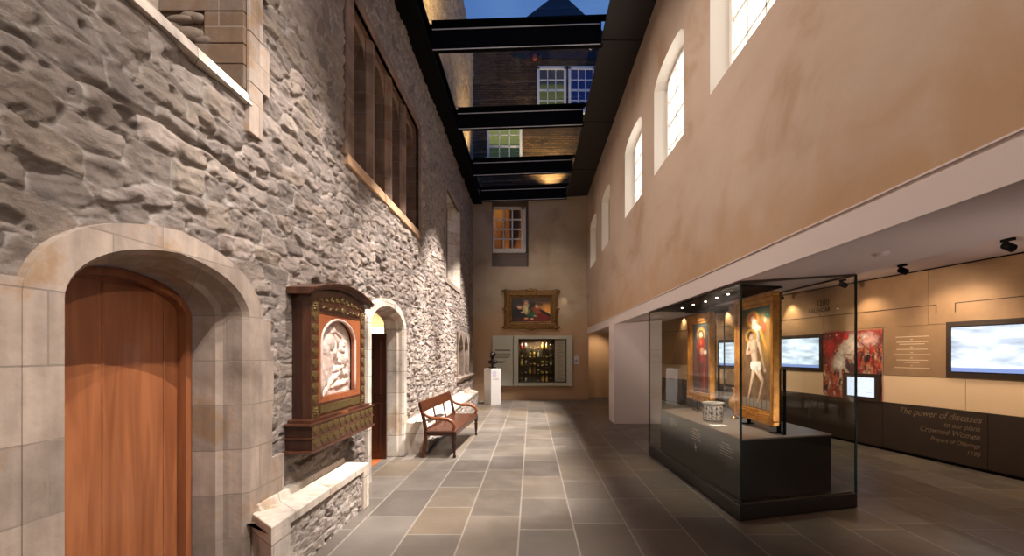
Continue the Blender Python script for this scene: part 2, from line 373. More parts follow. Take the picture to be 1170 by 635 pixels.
def rubble_wall():
    ys = np.concatenate([np.arange(-3, 1.4, .25), np.arange(1.4, 4.2, .0105), np.arange(4.2, 6.2, .0165), np.arange(6.2, 11, .027), np.arange(11, 16.95, .04)])
    zs = np.concatenate([np.arange(0, 4.4, .0115), np.arange(4.4, 7., .03), np.arange(7., 12.2, .07)])
    Yg, Zg = np.meshgrid(ys, zs, indexing='ij')
    big = np.clip((Zg-1.9)/.5, 0, 1)*np.clip((5.6-Yg)/1.5, 0, 1)
    hA, iA, mA = stones(Yg, Zg, .31, .15, 3)
    hB, iB, mB_ = stones(Yg+7.3, Zg+3.1, .21, .105, 11)
    w = (big+.5*(fbm(Yg*1.3, Zg*1.3, 3, 77)-.5) > .5).astype(float)
    h = hA*w+hB*(1-w)*.85; idr = iA*w+iB*(1-w); mo = mA*w+mB_*(1-w)
    rough = fbm(Yg*6, Zg*9, 5, 5)-.5
    rid = 1-np.abs(2*fbm(Yg*4+3, Zg*11, 4, 9)-1)
    # softer, pointed-over stonework on the near upper wall
    crk = np.clip(1-np.abs(fbm(Yg*3+5, Zg*10, 5, 29)-.5)/.012, 0, 1)*np.clip((fbm(Yg*2,Zg*2,2,37)-.42)*8,0,1)
    disp = -.022-.020*crk*w+(.038-.010*w)*h+.040*rough+.028*(rid-.7)+.012*w*(1-np.abs(2*fbm(Yg*7+9, Zg*20, 4, 19)-1)-.7)+.02*(fbm(Yg*.9, Zg*.9, 3, 41)-.5)
    # chips and holes
    ch = np.clip((fbm(Yg*3.3, Zg*7.5, 4, 55)-.64)/.05, 0, 1); disp -= .035*ch
    # string course with shadow gap
    disp += .012*np.exp(-((Zg-2.90-.01*np.sin(Yg*5))/.035)**2)*(Yg < 4.0)
    disp -= .035*np.exp(-((Zg-2.855-.012*np.sin(Yg*5)-.01*np.sin(Yg*17))/.009)**2)*(Yg < 3.7)*np.clip(fbm(Yg*3,Zg*0,3,91)*4-.5,.25,1)
    # keep the wall behind the dressed stone
    sds = [sdbox(Yg, Zg, D1['y0']-.10, D1['y1']+.14, -1, 2.2), sdbox(Yg, Zg, D2['y0']-.1, D2['y1']+.1, -1, 2.3),
           sdbox(Yg, Zg, W1[0], W1[1]+.2, W1[2]-.05, W1[3]), sdbox(Yg, Zg, W2[0]-.1, W2[1]+.1, W2[2]-.08, W2[3]+.1), sdbox(Yg, Zg, W3[0]-.12, W3[1]+.06, W3[2]-.1, W3[3]+.14),
           sdbox(Yg, Zg, ARC[0]-.1, ARC[1]+.05, ARC[2]-.05, ARC[3]+.12), sdbox(Yg, Zg, 3.9, 5.6, .7, 2.25)]
    sd = np.minimum.reduce(sds); k = np.clip(sd/.10, 0, 1)
    disp = disp*k+(1-k)*np.minimum(disp, -.012)
    disp = np.where(Yg < 1.5, 0, disp)
    V = np.stack([XL+disp, Yg, Zg], -1).reshape(-1, 3)
    ny, nz = len(ys), len(zs); I = np.arange(ny*nz).reshape(ny, nz)
    q = np.stack([I[:-1,:-1], I[1:,:-1], I[1:,1:], I[:-1,1:]], -1)
    yc = (ys[:-1]+ys[1:])[:,None]/2+0*zs[None,1:]; zc = (zs[:-1]+zs[1:])[None,:]/2+0*ys[1:,None]
    hole = in_arch(yc, zc, D1, .03) | in_arch(yc, zc, D2, .03)
    for (a, b, c, d) in (W1, W2, W3): hole |= (yc > a) & (yc < b) & (zc > c) & (zc < d)
    hole |= (yc > ARC[0]) & (yc < ARC[1]) & (zc > ARC[2]) & (zc < ARC[3])
    q = q[~hole]
    me = bpy.data.meshes.new('wall_left'); nf = len(q)
    me.vertices.add(len(V)); me.vertices.foreach_set('co', V.ravel()); me.loops.add(nf*4); me.loops.foreach_set('vertex_index', q.ravel().astype(np.int32))
    me.polygons.add(nf); me.polygons.foreach_set('loop_start', np.arange(0, nf*4, 4, dtype=np.int32)); me.polygons.foreach_set('loop_total', np.full(nf, 4, dtype=np.int32))
    me.update(calc_edges=True)
    ca = me.color_attributes.new('Stone', 'FLOAT_COLOR', 'POINT')
    C_ = np.stack([idr, np.clip(mo, 0, 1)*.8, w, np.ones_like(w)], -1).reshape(-1, 4).astype(np.float32); ca.data.foreach_set('color', C_.ravel())
    me.materials.append(M['rubble']); o = bpy.data.objects.new('wall_left', me); COL.objects.link(o)
    return struct(o)
rubble_wall()

def sweep(name, curves, mat, smooth=False):
    """curves: list of (pts2d, X) same count -> sheet"""
    m = MB(); n = len(curves[0][0]); vs = []
    for pts, X in curves: vs += [(X, y, z) for y, z in pts]
    fs = [(a*n+i, a*n+i+1, (a+1)*n+i+1, (a+1)*n+i) for a in range(len(curves)-1) for i in range(n-1)]
    m.add(vs, fs, smooth); return m

# --- doorway 1
xf = XL+.03
c = [(arch_curve(D1, .17), XL-.05), (arch_curve(D1, .17), xf), (arch_curve(D1, 0), xf), (arch_curve(D1, -.035), xf-.035), (arch_curve(D1, -.05), XL-.07),
     (arch_curve(D1, -.065), XL-.12), (arch_curve(D1, -.10), XL-.15), (arch_curve(D1, -.115), XL-.42)]
m = sweep('trim_1', c, M['ashlar'])
# quoin blocks beside the jambs
for y0, y1, z0, z1 in ((3.55,3.78,0,.42),(3.55,3.90,.42,.80),(3.55,3.72,.80,1.22),(3.55,3.74,1.22,1.62),(3.55,3.70,1.62,1.84),(1.4,1.92,0,1.9)):
    m.box(XL-.05, XL+.026, y0, y1, z0, z1)
struct(m.build('trim_1', M['ashlar'], bevel=0))
# door 1
d1 = empty('door_1', (XL-.36, 2.75, 0), None, None); struct(d1)
xd = XL-.36
fr = MB()
cc = [(arch_curve(D1, -.115), XL-.30), (arch_curve(D1, -.175), XL-.30), (arch_curve(D1, -.175), XL-.38)]
vs = sweep('x', cc, None); fr = vs
fr.build('door_frame', M['orange_wood'], d1)
lc = arch_curve(D1, -.17); 
leaf = MB()
nloc = len(lc); leaf.add([(xd, y, max(z, .01)) for y, z in lc]+[(xd-.05, y, max(z, .01)) for y, z in lc], [tuple(range(nloc))[::-1], tuple(range(nloc, 2*nloc))])
leaf.build('door_leaf', M['orange_wood'], d1)
cover = MB()
for yy in (2.675, 3.12):
    cover.box(xd, xd+.012, yy-.006, yy+.006, .25, 2.0)
cover.box(xd, xd+.012, 2.68, 3.12, .24, .252)
for (ya, yb) in ((2.24, 2.669), (2.681, 3.114), (3.126, 3.235)): cover.box(xd, xd+.007, ya, yb, .02, 1.95 if yb > 3.2 else 2.0)
cover.build('door_boards', M['orange_wood'], d1, bevel=.003)

# --- doorway 2
c = [(arch_curve(D2, .14), XL-.05), (arch_curve(D2, .14), xf), (arch_curve(D2, 0), xf), (arch_curve(D2, -.03), xf-.03), (arch_curve(D2, -.04), XL-.05),
     (arch_curve(D2, -.07), XL-.07), (arch_curve(D2, -.08), XL-.24)]
m = sweep('trim_2', c, M['ashlar_pale']); struct(m.build('trim_2', M['ashlar_pale']))
# lobby behind doorway 2
m = MB(); m.box(-4.4, XL-.24, 5.2, 9.0, -.06, 0.001); struct(m.build('floor_lobby', M['orange_floor']))
M['lobby'] = simple('warm_cream_paint', (214,190,150), .8)
m = MB(); m.box(-4.45, -4.4, 5.2, 9.0, 0, 3); m.box(-4.4, XL-.25, 9.0, 9.05, 0, 3); m.box(-4.4, XL-.25, 5.15, 5.2, 0, 3); m.box(-4.4, XL-.25, 5.2, 9.0, 2.9, 2.95)
m.box(XL-.27, XL-.24, 5.2, 6.1, 0, 3); m.box(XL-.27, XL-.24, 7.51, 9.0, 0, 3); m.box(XL-.27,XL-.24,6.1,7.51,2.25,3)
struct(m.build('wall_lobby', M['lobby']))
d2 = empty('door_2', (-2.6, 7.35, 0), None, None); struct(d2)
m = MB(); m.box(-3.1, -2.20, 7.33, 7.38, .01, 1.90)
m.build('door_leaf', M['dark_wood'], d2)
m = MB()
for z0, z1 in ((.12,.85),(.98,1.82)):
    for x0, x1 in ((-3.02,-2.70),(-2.60,-2.28)): m.box(x0, x1, 7.318, 7.332, z0, z1)
m.build('door_panel', M['dark_wood'], d2, bevel=.006)
sl = MB().box(-3.6, -2.35, 8.80, 8.9, 1.98, 2.07).build('strip_light', emit('warm_strip', (255,236,196), 6.0)); tag(sl, 'bright warm light strip on the lobby wall seen above the dark door', 'light')

# --- ledges at the foot of the left wall
def ledge(name, ys, ye, X0, zt, zb, splay):
    m = MB(); ysf = ys-splay
    # coping
    m.hexa([(XL-.02, ys, zt-.07-.002), (X0, ysf, zt-.07), (X0, ye, zt-.07), (XL-.02, ye, zt-.07)], [(XL-.02, ys, zb), (X0, ysf, zt), (X0, ye, zt), (XL-.02, ye, zb)])
    # end piers
    m.hexa([(XL-.02, ys, 0), (X0, ysf, 0), (X0, ysf+.26, 0), (XL-.02, ysf+.26, 0)], [(XL-.02, ys, zt-.06), (X0, ysf, zt-.06), (X0, ysf+.26, zt-.06), (XL-.02, ysf+.26, zt-.06)])
    m.box(XL-.02, X0, ye-.16, ye, 0, zt-.06)
    # fillet against the wall
    m.hexa([(XL-.02, ys, zb-.01), (XL+.07, ys, zb-.01), (XL+.07, ye, zb-.01), (XL-.02, ye, zb-.01)], [(XL-.02, ys, zb+.05), (XL+.045, ys, zb+.05), (XL+.045, ye, zb+.05), (XL-.02, ye, zb+.05)])
    struct(m.build(name, M['ashlar_pale'], bevel=.008))
    # rough infill
    yy = np.arange(ysf+.2, ye-.1, .014); zz = np.arange(0, zt-.05, .014); Yg, Zg = np.meshgrid(yy, zz, indexing='ij')
    h, idr, mo = stones(Yg, Zg, .17, .085, 33)
    dsp = -.03+.014*h+.04*(fbm(Yg*11, Zg*15, 5, 8)-.5)-.05*np.clip((fbm(Yg*7,Zg*10,3,60)-.62)/.06,0,1)
    V = np.stack([X0+dsp, Yg, Zg], -1).reshape(-1,3); ny, nz = Yg.shape; I = np.arange(ny*nz).reshape(ny,nz)
    q = np.stack([I[:-1,:-1], I[1:,:-1], I[1:,1:], I[:-1,1:]], -1).reshape(-1,4)
    me = bpy.data.meshes.new('x'); me.from_pydata(V.tolist(), [], q.tolist()); ca = me.color_attributes.new('Stone','FLOAT_COLOR','POINT')
    ca.data.foreach_set('color', np.stack([.85+.15*idr, .35+mo*.6, mo*0, mo*0+1], -1).reshape(-1).astype(np.float32)); me.materials.append(M['rubble'])
    o = bpy.data.objects.new(name+'_infill', me); COL.objects.link(o); struct(o)
ledge('trim_3', 3.50, 5.10, -1.711, .457, .457, .32)
ledge('trim_4', 7.72, 15.6, -1.70, .40, .47, 0)
m = MB(); m.box(XL-.02, -1.68, 7.70, 7.86, 0, .50)
m.box(-1.68, -1.67, 7.73, 7.83, .06, .42); struct(m.build('trim_5', M['ashlar_pale'], bevel=.008))

# --- window 1: deep opening in the left wall
def opening_box(m, y0, y1, z0, z1, d, zb0=None):
    """reveal sheets from the wall face back to depth d"""
    xb = XL-d; zb = zb0 or z0
    m.add([(XL+.0,y1,z0),(XL,y1,z1),(xb,y1,z1),(xb,y1,zb)], [(0,1,2,3)])
    m.add([(XL,y0,z0),(XL,y0,z1),(xb,y0,z1),(xb,y0,zb)], [(3,2,1,0)])
    m.add([(XL,y0,z1),(XL,y1,z1),(xb,y1,z1),(xb,y0,z1)], [(0,1,2,3)])
    m.add([(XL,y0,z0),(XL,y1,z0),(xb,y1,zb),(xb,y0,zb)], [(3,2,1,0)])
w1 = empty('window_1', (XL, 2.6, 3.44), None, None); struct(w1)
y1_ = W1[1]
m = MB(); opening_box(m, *W1, .62, 3.60)
# far reveal with a broken hole: blocks around it
m.build('window_reveal', M['ashlar_dark'], w1)
m = MB()
for (x0,x1,z0,z1) in ((-2.62,-2.02,4.01,4.5),(-2.30,-2.02,3.785,4.005),(-2.62,-2.02,3.64,3.78),(-2.62,-2.02,3.47,3.635),(-2.62,-2.02,4.505,5.0)):
    m.box(x0, x1-.002, y1_-.035, y1_+.0, z0+.002, z1)
m.build('reveal_blocks', M['ashlar_dark'], w1, bevel=.004)
m = MB()
for k in range(9):
    m.ell((-2.60+.3*random.random(), y1_-.01, 3.80+.19*random.random()), (.05+.05*random.random(), .035, .03+.025*random.random()), 9, 6)
m.ell((-2.43, y1_-.02, 3.85), (.13,.04,.055)); m.ell((-2.47, y1_-.02, 3.955), (.11,.035,.03)); m.ell((-2.35,y1_-.02,3.965),(.05,.035,.035))
m.build('rubble_fill', simple('rubble_fill_stone', (112,98,86), .9, bump=.8, bscale=25), w1)
m = MB(); m.box(-2.62-.35, -2.62, 1.75, y1_+.3, 3.4, 6.2); m.build('blocking_wall', M['ashlar'], w1)
m = MB(); m.hexa([(XL-.05,1.75,3.37),(XL+.03,1.75,3.37),(XL+.03,y1_+.02,3.37),(XL-.05,y1_+.02,3.37)], [(XL-.05,1.75,3.46),(XL+.005,1.75,3.45),(XL+.005,y1_+.02,3.45),(XL-.05,y1_+.02,3.46)])
m.build('window_sill', M['ashlar_pale'], w1)
m = MB()
for k in range(9):
    z0 = 3.18+k*.36; wd = (.17,.26)[k % 2]
    m.box(XL-.06, XL+.022, y1_, y1_+wd, z0, z0+.355)
m.build('window_jamb', M['ashlar'], w1, bevel=.005)

# --- window 2: four light mullioned window
w2 = empty('window_2', (XL, 7.05, 3.81), None, None); struct(w2)
y0, y1, z0, z1 = W2
m = MB(); opening_box(m, y0, y1, z0, z1, .34); m.build('window_reveal', M['ashlar_brown'], w2)
m = MB(); m.box(XL-.33, XL-.3, y0, y1, z0, z1); m.build('leaded_glass', M['leaded'], w2)
m = MB()
m.box(XL-.05, XL+.02, y0-.26, y0, z0-.05, z1+.12); m.box(XL-.05, XL+.02, y1, y1+.16, z0-.05, z1+.12); m.box(XL-.05, XL+.02, y0, y1, z1, z1+.14)
m.build('window_frame', M['ashlar_brown'], w2, bevel=.01)
m = MB(); m.hexa([(XL-.3,y0-.2,z0-.14),(XL+.03,y0-.2,z0-.14),(XL+.03,y1+.1,z0-.14),(XL-.3,y1+.1,z0-.14)], [(XL-.3,y0-.2,z0+.02),(XL+.02,y0-.2,z0-.01),(XL+.02,y1+.1,z0-.01),(XL-.3,y1+.1,z0+.02)])
m.build('window_sill', mat_ashlar('buff_sill_stone', (186,152,116), (140,104,76), (190,140,90), .8, .4), w2, bevel=.01)
lw = (y1-y0)/4
for k in (1,2,3):
    yc = y0+lw*k; m = MB()
    m.prism([(XL-.02, yc-.035), (XL-.09, yc-.10), (XL-.30, yc-.10), (XL-.30, yc+.10), (XL-.09, yc+.10), (XL-.02, yc+.035)], 'z', z0, z1)
    m.build('mullion', M['ashlar_brown'], w2)
for k in range(4):   # arched heads
    ya, yb = y0+lw*k+(.1 if k else 0), y0+lw*(k+1)-(.1 if k < 3 else 0); n = 10; m = MB(); sp_ = z1-.34
    pts = [(ya+(yb-ya)*i/n, sp_+.26*tudor(2*i/n-1, 2.2, 1.8, .25)) for i in range(n+1)]
    poly = [(ya, z1)]+[(ya, sp_)]+pts[1:-1]+[(yb, sp_), (yb, z1)]
    for i in range(n):
        a, b = pts[i], pts[i+1]
        m.hexa([(XL-.26,a[0],a[1]),(XL-.10,a[0],a[1]),(XL-.10,b[0],b[1]),(XL-.26,b[0],b[1])], [(XL-.26,a[0],z1),(XL-.10,a[0],z1),(XL-.10,b[0],z1),(XL-.26,b[0],z1)])
    m.build('arched_head', M['ashlar_brown'], w2)
m = MB()
for k in range(4):
    for zz in np.arange(z0+.25, z1-.3, .3): m.box(XL-.285, XL-.27, y0+lw*k+.02, y0+lw*(k+1)-.02, zz, zz+.015)
    m.box(XL-.285, XL-.27, y0+lw*(k+.5)-.008, y0+lw*(k+.5)+.008, z0, z1-.1)
m.build('saddle_bars', M['black'], w2)

# --- window 3: sash window in splayed cream reveal
w3 = empty('window_3', (XL, 12.5, 3.42), None, None); struct(w3)
y0, y1, z0, z1 = W3; m = MB()
xb = XL-.3; yi1 = y1-.35
m.add([(XL+.02,y1,z0-.02),(XL+.02,y1,z1),(xb,yi1,z1),(xb,yi1,z0+.1)], [(0,1,2,3)]); m.add([(XL,y0,z0),(XL,y0,z1),(xb,y0+.05,z1),(xb,y0+.05,z0+.1)], [(3,2,1,0)])
m.add([(XL,y0,z1),(XL,y1,z1),(xb,yi1,z1),(xb,y0+.05,z1)], [(0,1,2,3)]); m.add([(XL+.02,y0,z0-.02),(XL+.02,y1,z0-.02),(xb,yi1,z0+.1),(xb,y0+.05,z0+.1)], [(3,2,1,0)])
m.build('window_reveal', M['ashlar_pale'], w3)
m = MB(); m.box(XL-.05, XL+.02, y0-.2, y0, z0-.1, z1+.16); m.box(XL-.05, XL+.02, y0, y1+.08, z1, z1+.16); m.box(XL-.05, XL+.03, y0-.2, y1+.08, z0-.14, z0-.02); m.box(XL-.05,XL+.02,y1,y1+.08,z0-.02,z1)
m.build('window_frame', M['ashlar'], w3, bevel=.01)
m = MB(); m.box(xb-.03, xb-.01, y0, yi1, z0, z1); m.build('window_pane', M['leaded'], w3)
m = MB()
for i in range(5): yy = y0+.05+(yi1-y0-.05)*i/4; m.box(xb-.01, xb+.03, yy-.02, yy+.02, z0, z1)
for i in range(7): zz = z0+.1+(z1-z0-.1)*i/6; m.box(xb-.01, xb+.025, y0+.05, yi1, zz-.018, zz+.018)
m.build('window_sash', simple('dark_olive_sash', (70,58,44), .6), w3)

# --- blind arcade
m = MB(); y0, y1, z0, z1 = ARC; xb = XL-.14
m.box(xb-.02, xb, y0, y1, z0, z1)
lw = (y1-y0)/3
for k in range(4):
    yc = y0+lw*k; a = .09 if k in (0,3) else .07; m.box(xb, XL+.03, max(yc-a, y0-.05), min(yc+a, y1+.04), z0, z1)
for k in range(3):
    ya, yb = y0+lw*k, y0+lw*(k+1); n = 14; sp_ = z1-.55
    pts = [(ya+(yb-ya)*i/n, sp_+.5*(1-abs(2*i/n-1)**1.6)) for i in range(n+1)]
    for i in range(n):
        a, b = pts[i], pts[i+1]
        m.hexa([(xb,a[0],a[1]),(XL+.02,a[0],a[1]),(XL+.02,b[0],b[1]),(xb,b[0],b[1])], [(xb,a[0],z1+.02),(XL+.02,a[0],z1+.02),(XL+.02,b[0],z1+.02),(xb,b[0],z1+.02)])
m.hexa([(xb,y0-.1,z0-.16),(XL+.02,y0-.1,z0-.16),(XL+.02,y1,z0-.16),(xb,y1,z0-.16)], [(xb,y0-.1,z0+.03),(XL+.10,y0-.1,z0-.06),(XL+.10,y1,z0-.06),(xb,y1,z0+.03)])
struct(m.build('trim_6', M['ashlar'], bevel=.008))

# ------------------------------------------------------------------ floor
m = MB(); m.box(XL-.3, 7.6, -3.1, 19.0, -.1, 0); struct(m.build('floor', M['floor']))

# ------------------------------------------------------------------ walls with holes
def wall_holes(m, axis, pos, u0, u1, z0, z1, holes):
    def P(u, z): return (pos, u, z) if axis == 'x' else (u, pos, z)
    hs = sorted(holes); us = u0
    def quad(a, b, c, d): m.add([P(a,c), P(b,c), P(b,d), P(a,d)], [(0,1,2,3)])
    for (a, b, c, d, r) in hs:
        quad(us, a, z0, z1)
        quad(a, b, z0, c)
        if r:
            n = 12
            for i in range(n):
                ua, ub = a+(b-a)*i/n, a+(b-a)*(i+1)/n
                za = d+r*math.sqrt(max(0, 1-(2*i/n-1)**2)); zb = d+r*math.sqrt(max(0, 1-(2*(i+1)/n-1)**2))
                m.add([P(ua,za), P(ub,zb), P(ub,d+r), P(ua,d+r)], [(0,1,2,3)])
            quad(a, b, d+r, z1)
        else: quad(a, b, d, z1)
        us = b
    quad(us, u1, z0, z1); return m
RW = [(3.86, 5.27), (6.18, 7.67), (8.52, 10.06), (11.96, 13.36), (14.42, 15.97)]
m = MB(); wall_holes(m, 'x', XR, -3.1, YB+.3, 2.48, 7.4, [(a, b, 4.42, 5.75, .16) for a, b in RW])
m.box(XR+.002, XR+.3, -3.1, YB+.3, 2.48, 2.6) if False else None
struct(m.build('wall_right', M['plaster']))
n = 4
for k, (a, b) in enumerate(RW):
    w = empty('window_%d' % n, (XR, (a+b)/2, 4.42), None, None); struct(w); n += 1
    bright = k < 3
    m = MB(); N = 12; xi = XR+.20; sa, sb = a+.16, b-.10; zs_, zt_, r = 4.42, 5.75, .16
    front = [(a, zs_), (a, zt_)]+[(a+(b-a)*i/N, zt_+r*math.sqrt(max(0,1-(2*i/N-1)**2))) for i in range(1, N)]+[(b, zt_), (b, zs_)]
    back = [(sa, zs_), (sa, zt_-.02)]+[(sa+(sb-sa)*i/N, zt_-.02+r*math.sqrt(max(0,1-(2*i/N-1)**2))) for i in range(1, N)]+[(sb, zt_-.02), (sb, zs_)]
    vs = [(XR, y, z) for y, z in front]+[(xi, y, z) for y, z in back]; q = len(front)
    m.add(vs, [(i, (i+1) % q, q+(i+1) % q, q+i) for i in range(q)]); m.build('window_reveal', M['reveal'], w)
    m = MB(); m.add([(xi+.04, y, z) for y, z in back], [tuple(range(q))]); m.build('window_pane', M['pane_day' if bright else 'pane_dim'], w)
    m = MB(); sh = M['sash' if bright else 'sash_dim']
    m.box(xi-.03, xi+.03, sa, sa+.06, zs_, zt_+.03); m.box(xi-.03, xi+.03, sb-.06, sb, zs_, zt_+.03); m.box(xi-.03, xi+.03, sa, sb, zs_, zs_+.07)
    for i in range(N):
        u0, u1 = sa+(sb-sa)*i/N, sa+(sb-sa)*(i+1)/N
        f = lambda u: zt_-.02+r*math.sqrt(max(0,1-(2*(u-sa)/(sb-sa)-1)**2))
        m.hexa([(xi-.03,u0,f(u0)-.06),(xi+.03,u0,f(u0)-.06),(xi+.03,u1,f(u1)-.06),(xi-.03,u1,f(u1)-.06)], [(xi-.03,u0,f(u0)),(xi+.03,u0,f(u0)),(xi+.03,u1,f(u1)),(xi-.03,u1,f(u1))])
    m.build('window_frame', sh, w)
    m = MB()
    for i in (1, 2): yy = sa+(sb-sa)*i/3; m.box(xi-.01, xi+.025, yy-.014, yy+.014, zs_, zt_+.1)
    for i in (1, 2, 3): zz = zs_+(zt_+.1-zs_)*i/4; m.box(xi-.01, xi+.025, sa, sb, zz-.014-(.01 if i == 2 else 0), zz+.014)
    m.build('glazing_bars', sh, w)

# fascia and soffit over the gallery opening
def soff(X): return 2.29+.1*(X-1.95)
m = MB(); m.hexa([(XR+.0,-3.1,2.29),(XR+.06,-3.1,2.296),(XR+.06,YB+.3,2.296),(XR,YB+.3,2.29)], [(XR,-3.1,2.485),(XR+.06,-3.1,2.485),(XR+.06,YB+.3,2.485),(XR,YB+.3,2.485)])
m.box(XR-.012, XR+.1, -3.1, YB+.3-.3, 2.483, 2.493)
struct(m.build('trim_7', M['white']))
m = MB(); XS = 3.45
m.hexa([(XR+.05,-3.1,soff(XR+.05)),(XS,-3.1,soff(XS)),(XS,YB+1.4,soff(XS)),(XR+.05,YB+1.4,soff(XR+.05))], [(XR+.05,-3.1,2.9),(XS,-3.1,2.9),(XS,YB+1.4,2.9),(XR+.05,YB+1.4,2.9)])
struct(m.build('ceiling_soffit', M['ceil']))
m = MB(); m.box(XS, 7.8, -3.1, YB+1.5, 2.875, 3.0); struct(m.build('ceiling_gallery', M['ceil']))
# pillar
m = MB(); m.box(1.90, 2.98, 11.05, 11.8, 0, 2.37)
m.v = [(x, y, (min(z, 2.285) if x < 2 else z)) for x, y, z in m.v]
struct(m.build('wall_pillar', M['white']))

# end wall
NX = (-.447, 1.217, .60, 2.11)    # niche opening x0,x1,z0,z1
WX = (-1.37, -.10, 4.63, 7.0)     # window recess
m = MB()
def q4(a, b, c, d): m.add([(a,YB,c),(b,YB,c),(b,YB,d),(a,YB,d)], [(0,1,2,3)])
q4(XL-.3, WX[0], 0, 7.2); q4(WX[0], WX[1], NX[3], WX[2]); q4(WX[0], NX[0], 0, NX[3]); q4(NX[0], NX[1], 0, NX[2]); q4(WX[1], NX[1], NX[3], 7.2); q4(NX[1], XR, 0, 7.2)
q4(WX[0], WX[1], WX[3], 7.2)
# recess reveals
rd = .42; rc = MB()
for a in (WX[0], WX[1]): rc.add([(a,YB,WX[2]),(a,YB,WX[3]),(a,YB+rd,WX[3]),(a,YB+rd,WX[2])], [(0,1,2,3)])
rc.add([(WX[0],YB,WX[2]),(WX[1],YB,WX[2]),(WX[1],YB+rd,WX[2]),(WX[0],YB+rd,WX[2])], [(0,1,2,3)])
rc.add([(WX[0],YB+rd,WX[2]),(WX[1],YB+rd,WX[2]),(WX[1],YB+rd,5.27),(WX[0],YB+rd,5.27)], [(0,1,2,3)])
rc.add([(WX[0],YB,WX[3]),(WX[1],YB,WX[3]),(WX[1],YB+rd,WX[3]),(WX[0],YB+rd,WX[3])], [(0,1,2,3)])
struct(m.build('wall_back', M['plaster_end'])); struct(rc.build('trim_9', simple('grey_brown_recess', (136,120,108), .8)))
m = MB(); m.box(XR, XR+.04, YB, YB+1.3, 0, 2.3); m.box(XR, 7.8, YB+1.3, YB+1.4, 0, 2.9); struct(m.build('wall_gallery_end', M['plaster_end']))
m = MB(); m.box(XL-.3, 7.8, -3.2, -3.1, 0, 7.8); struct(m.build('wall_front', M['plaster_end']))
m = MB(); m.box(XL-.6, XR+.4, -3.1, 2.45, 7.75, 7.83); struct(m.build('ceiling', M['duct']))
# end wall window
w = empty('window_9', (-.75, YB+rd, 5.2), None, None); struct(w)
x0, x1, z0, z1 = -1.34, -.33, 5.30, 6.72; yy = YB+rd
m = MB(); m.box(x0-.06, x0+.04, yy-.08, yy, z0-.08, z1+.1); m.box(x1-.03, x1+.14, yy-.08, yy, z0-.08, z1+.1); m.box(x0-.03, x1+.1, yy-.11, yy, z0-.12, z0+.03); m.box(x0-.03, x1+.1, yy-.08, yy, z1, z1+.1)
m.build('window_frame', M['sash'], w)
m = MB()
for i in (1,2): xx = x0+.04+(x1-x0-.07)*i/3; m.box(xx-.022, xx+.022, yy-.05, yy-.01, z0, z1)
for i in (1,2,3): zz = z0+.03+(z1-z0-.03)*i/4; m.box(x0, x1, yy-.05, yy-.01, zz-.022, zz+.022)
m.build('glazing_bars', M['sash'], w)
def amber():
    mt, nt, bs = newmat('amber_lit_pane'); g = nd(nt, 'ShaderNodeNewGeometry'); mp = nd(nt,'ShaderNodeMapping'); mp.inputs['Scale'].default_value = (3,1,.4); nt.links.new(g.outputs['Position'], mp.inputs[0])
    nn = nd(nt, 'ShaderNodeTexNoise', Scale=1.0, Detail=3.0); nt.links.new(mp.outputs[0], nn.inputs['Vector']); cc = ramp(nt, nn.outputs[0], [(.38,(26,14,8)),(.5,(150,84,30)),(.62,(190,120,52))])
    nt.links.new(cc, bs.inputs['Emission Color']); bs.inputs['Emission Strength'].default_value = .5; bs.inputs['Base Color'].default_value = (.01,.01,.01,1); return mt
m = MB(); m.box(x0, x1, yy-.008, yy, z0, z1); m.build('window_pane', amber(), w)
m = MB(); m.box(WX[0], WX[1], yy, yy+.03, 5.2, 7.2); m.build('backing', simple('grey_brown_boarding', (120,106,96), .8), w)

# ------------------------------------------------------------------ roof: ducts, beams, glass
m = MB(); m.box(XL-.02, -1.70, -3.1, YB+.3, 6.80, 6.84); 
m.box(XL-.3,-1.80,-3.1,YB+.3,7.42,7.46)
struct(m.build('ceiling_duct_left', M['black'], bevel=.004))
m = MB(); m.hexa([(1.22,-3.1,7.05),(1.96,-3.1,7.10),(1.96,YB+.3,7.10),(1.22,YB+.3,7.05)], [(1.22,-3.1,7.10),(1.96,-3.1,7.15),(1.96,YB+.3,7.15),(1.22,YB+.3,7.10)])
m.box(1.40, 1.44, -3.1, YB+.3, 7.1, 7.55); m.box(1.40, 2.3, -3.1, YB+.3, 7.5, 7.56); 
struct(m.build('ceiling_duct_right', M['duct']))
m = MB()
for yy in (2.5, 5.45, 8.40, 11.35, 14.3):
    m.box(1.225, 1.95, yy-.006, yy+.006, 7.046, 7.052)
struct(m.build('trim_8', M['black']))
for i, yb in enumerate((2.52, 5.48, 8.43, 11.38, 14.33, YB-.08)):
    b = empty('roof_beam', (0, yb, 6.86), None, None); b['kind'] = 'structure'
    def bx3(x0, x1, ya, yb_, za, zb_):   # sloping with the roof
        f = lambda x: .035*(x+1.7)
        return MB().hexa([(x0,ya,za+f(x0)),(x1,ya,za+f(x1)),(x1,yb_,za+f(x1)),(x0,yb_,za+f(x0))], [(x0,ya,zb_+f(x0)),(x1,ya,zb_+f(x1)),(x1,yb_,zb_+f(x1)),(x0,yb_,zb_+f(x0))])
    bx3(-1.78, 1.22, yb-.02, yb+.02, 6.86, 7.34).build('beam_web', M['black'], b)
    bx3(-1.78, 1.24, yb-.05, yb+.05, 6.86, 6.875).build('lower_flange', M['black'], b)
    bx3(-1.72, 1.20, yb-.058, yb-.051, 6.860, 6.874).build('lower_trim_line', M['steel_line'], b)
    bx3(-1.72, 1.20, yb-.034, yb-.020, 7.23, 7.245).build('upper_trim_line', M['steel_line'], b)
    bx3(-1.72, 1.30, yb-.07, yb+.07, 7.34, 7.37).build('upper_flange', M['black'], b)
ybs = (2.45, 5.48, 8.43, 11.38, 14.33, YB-.08)
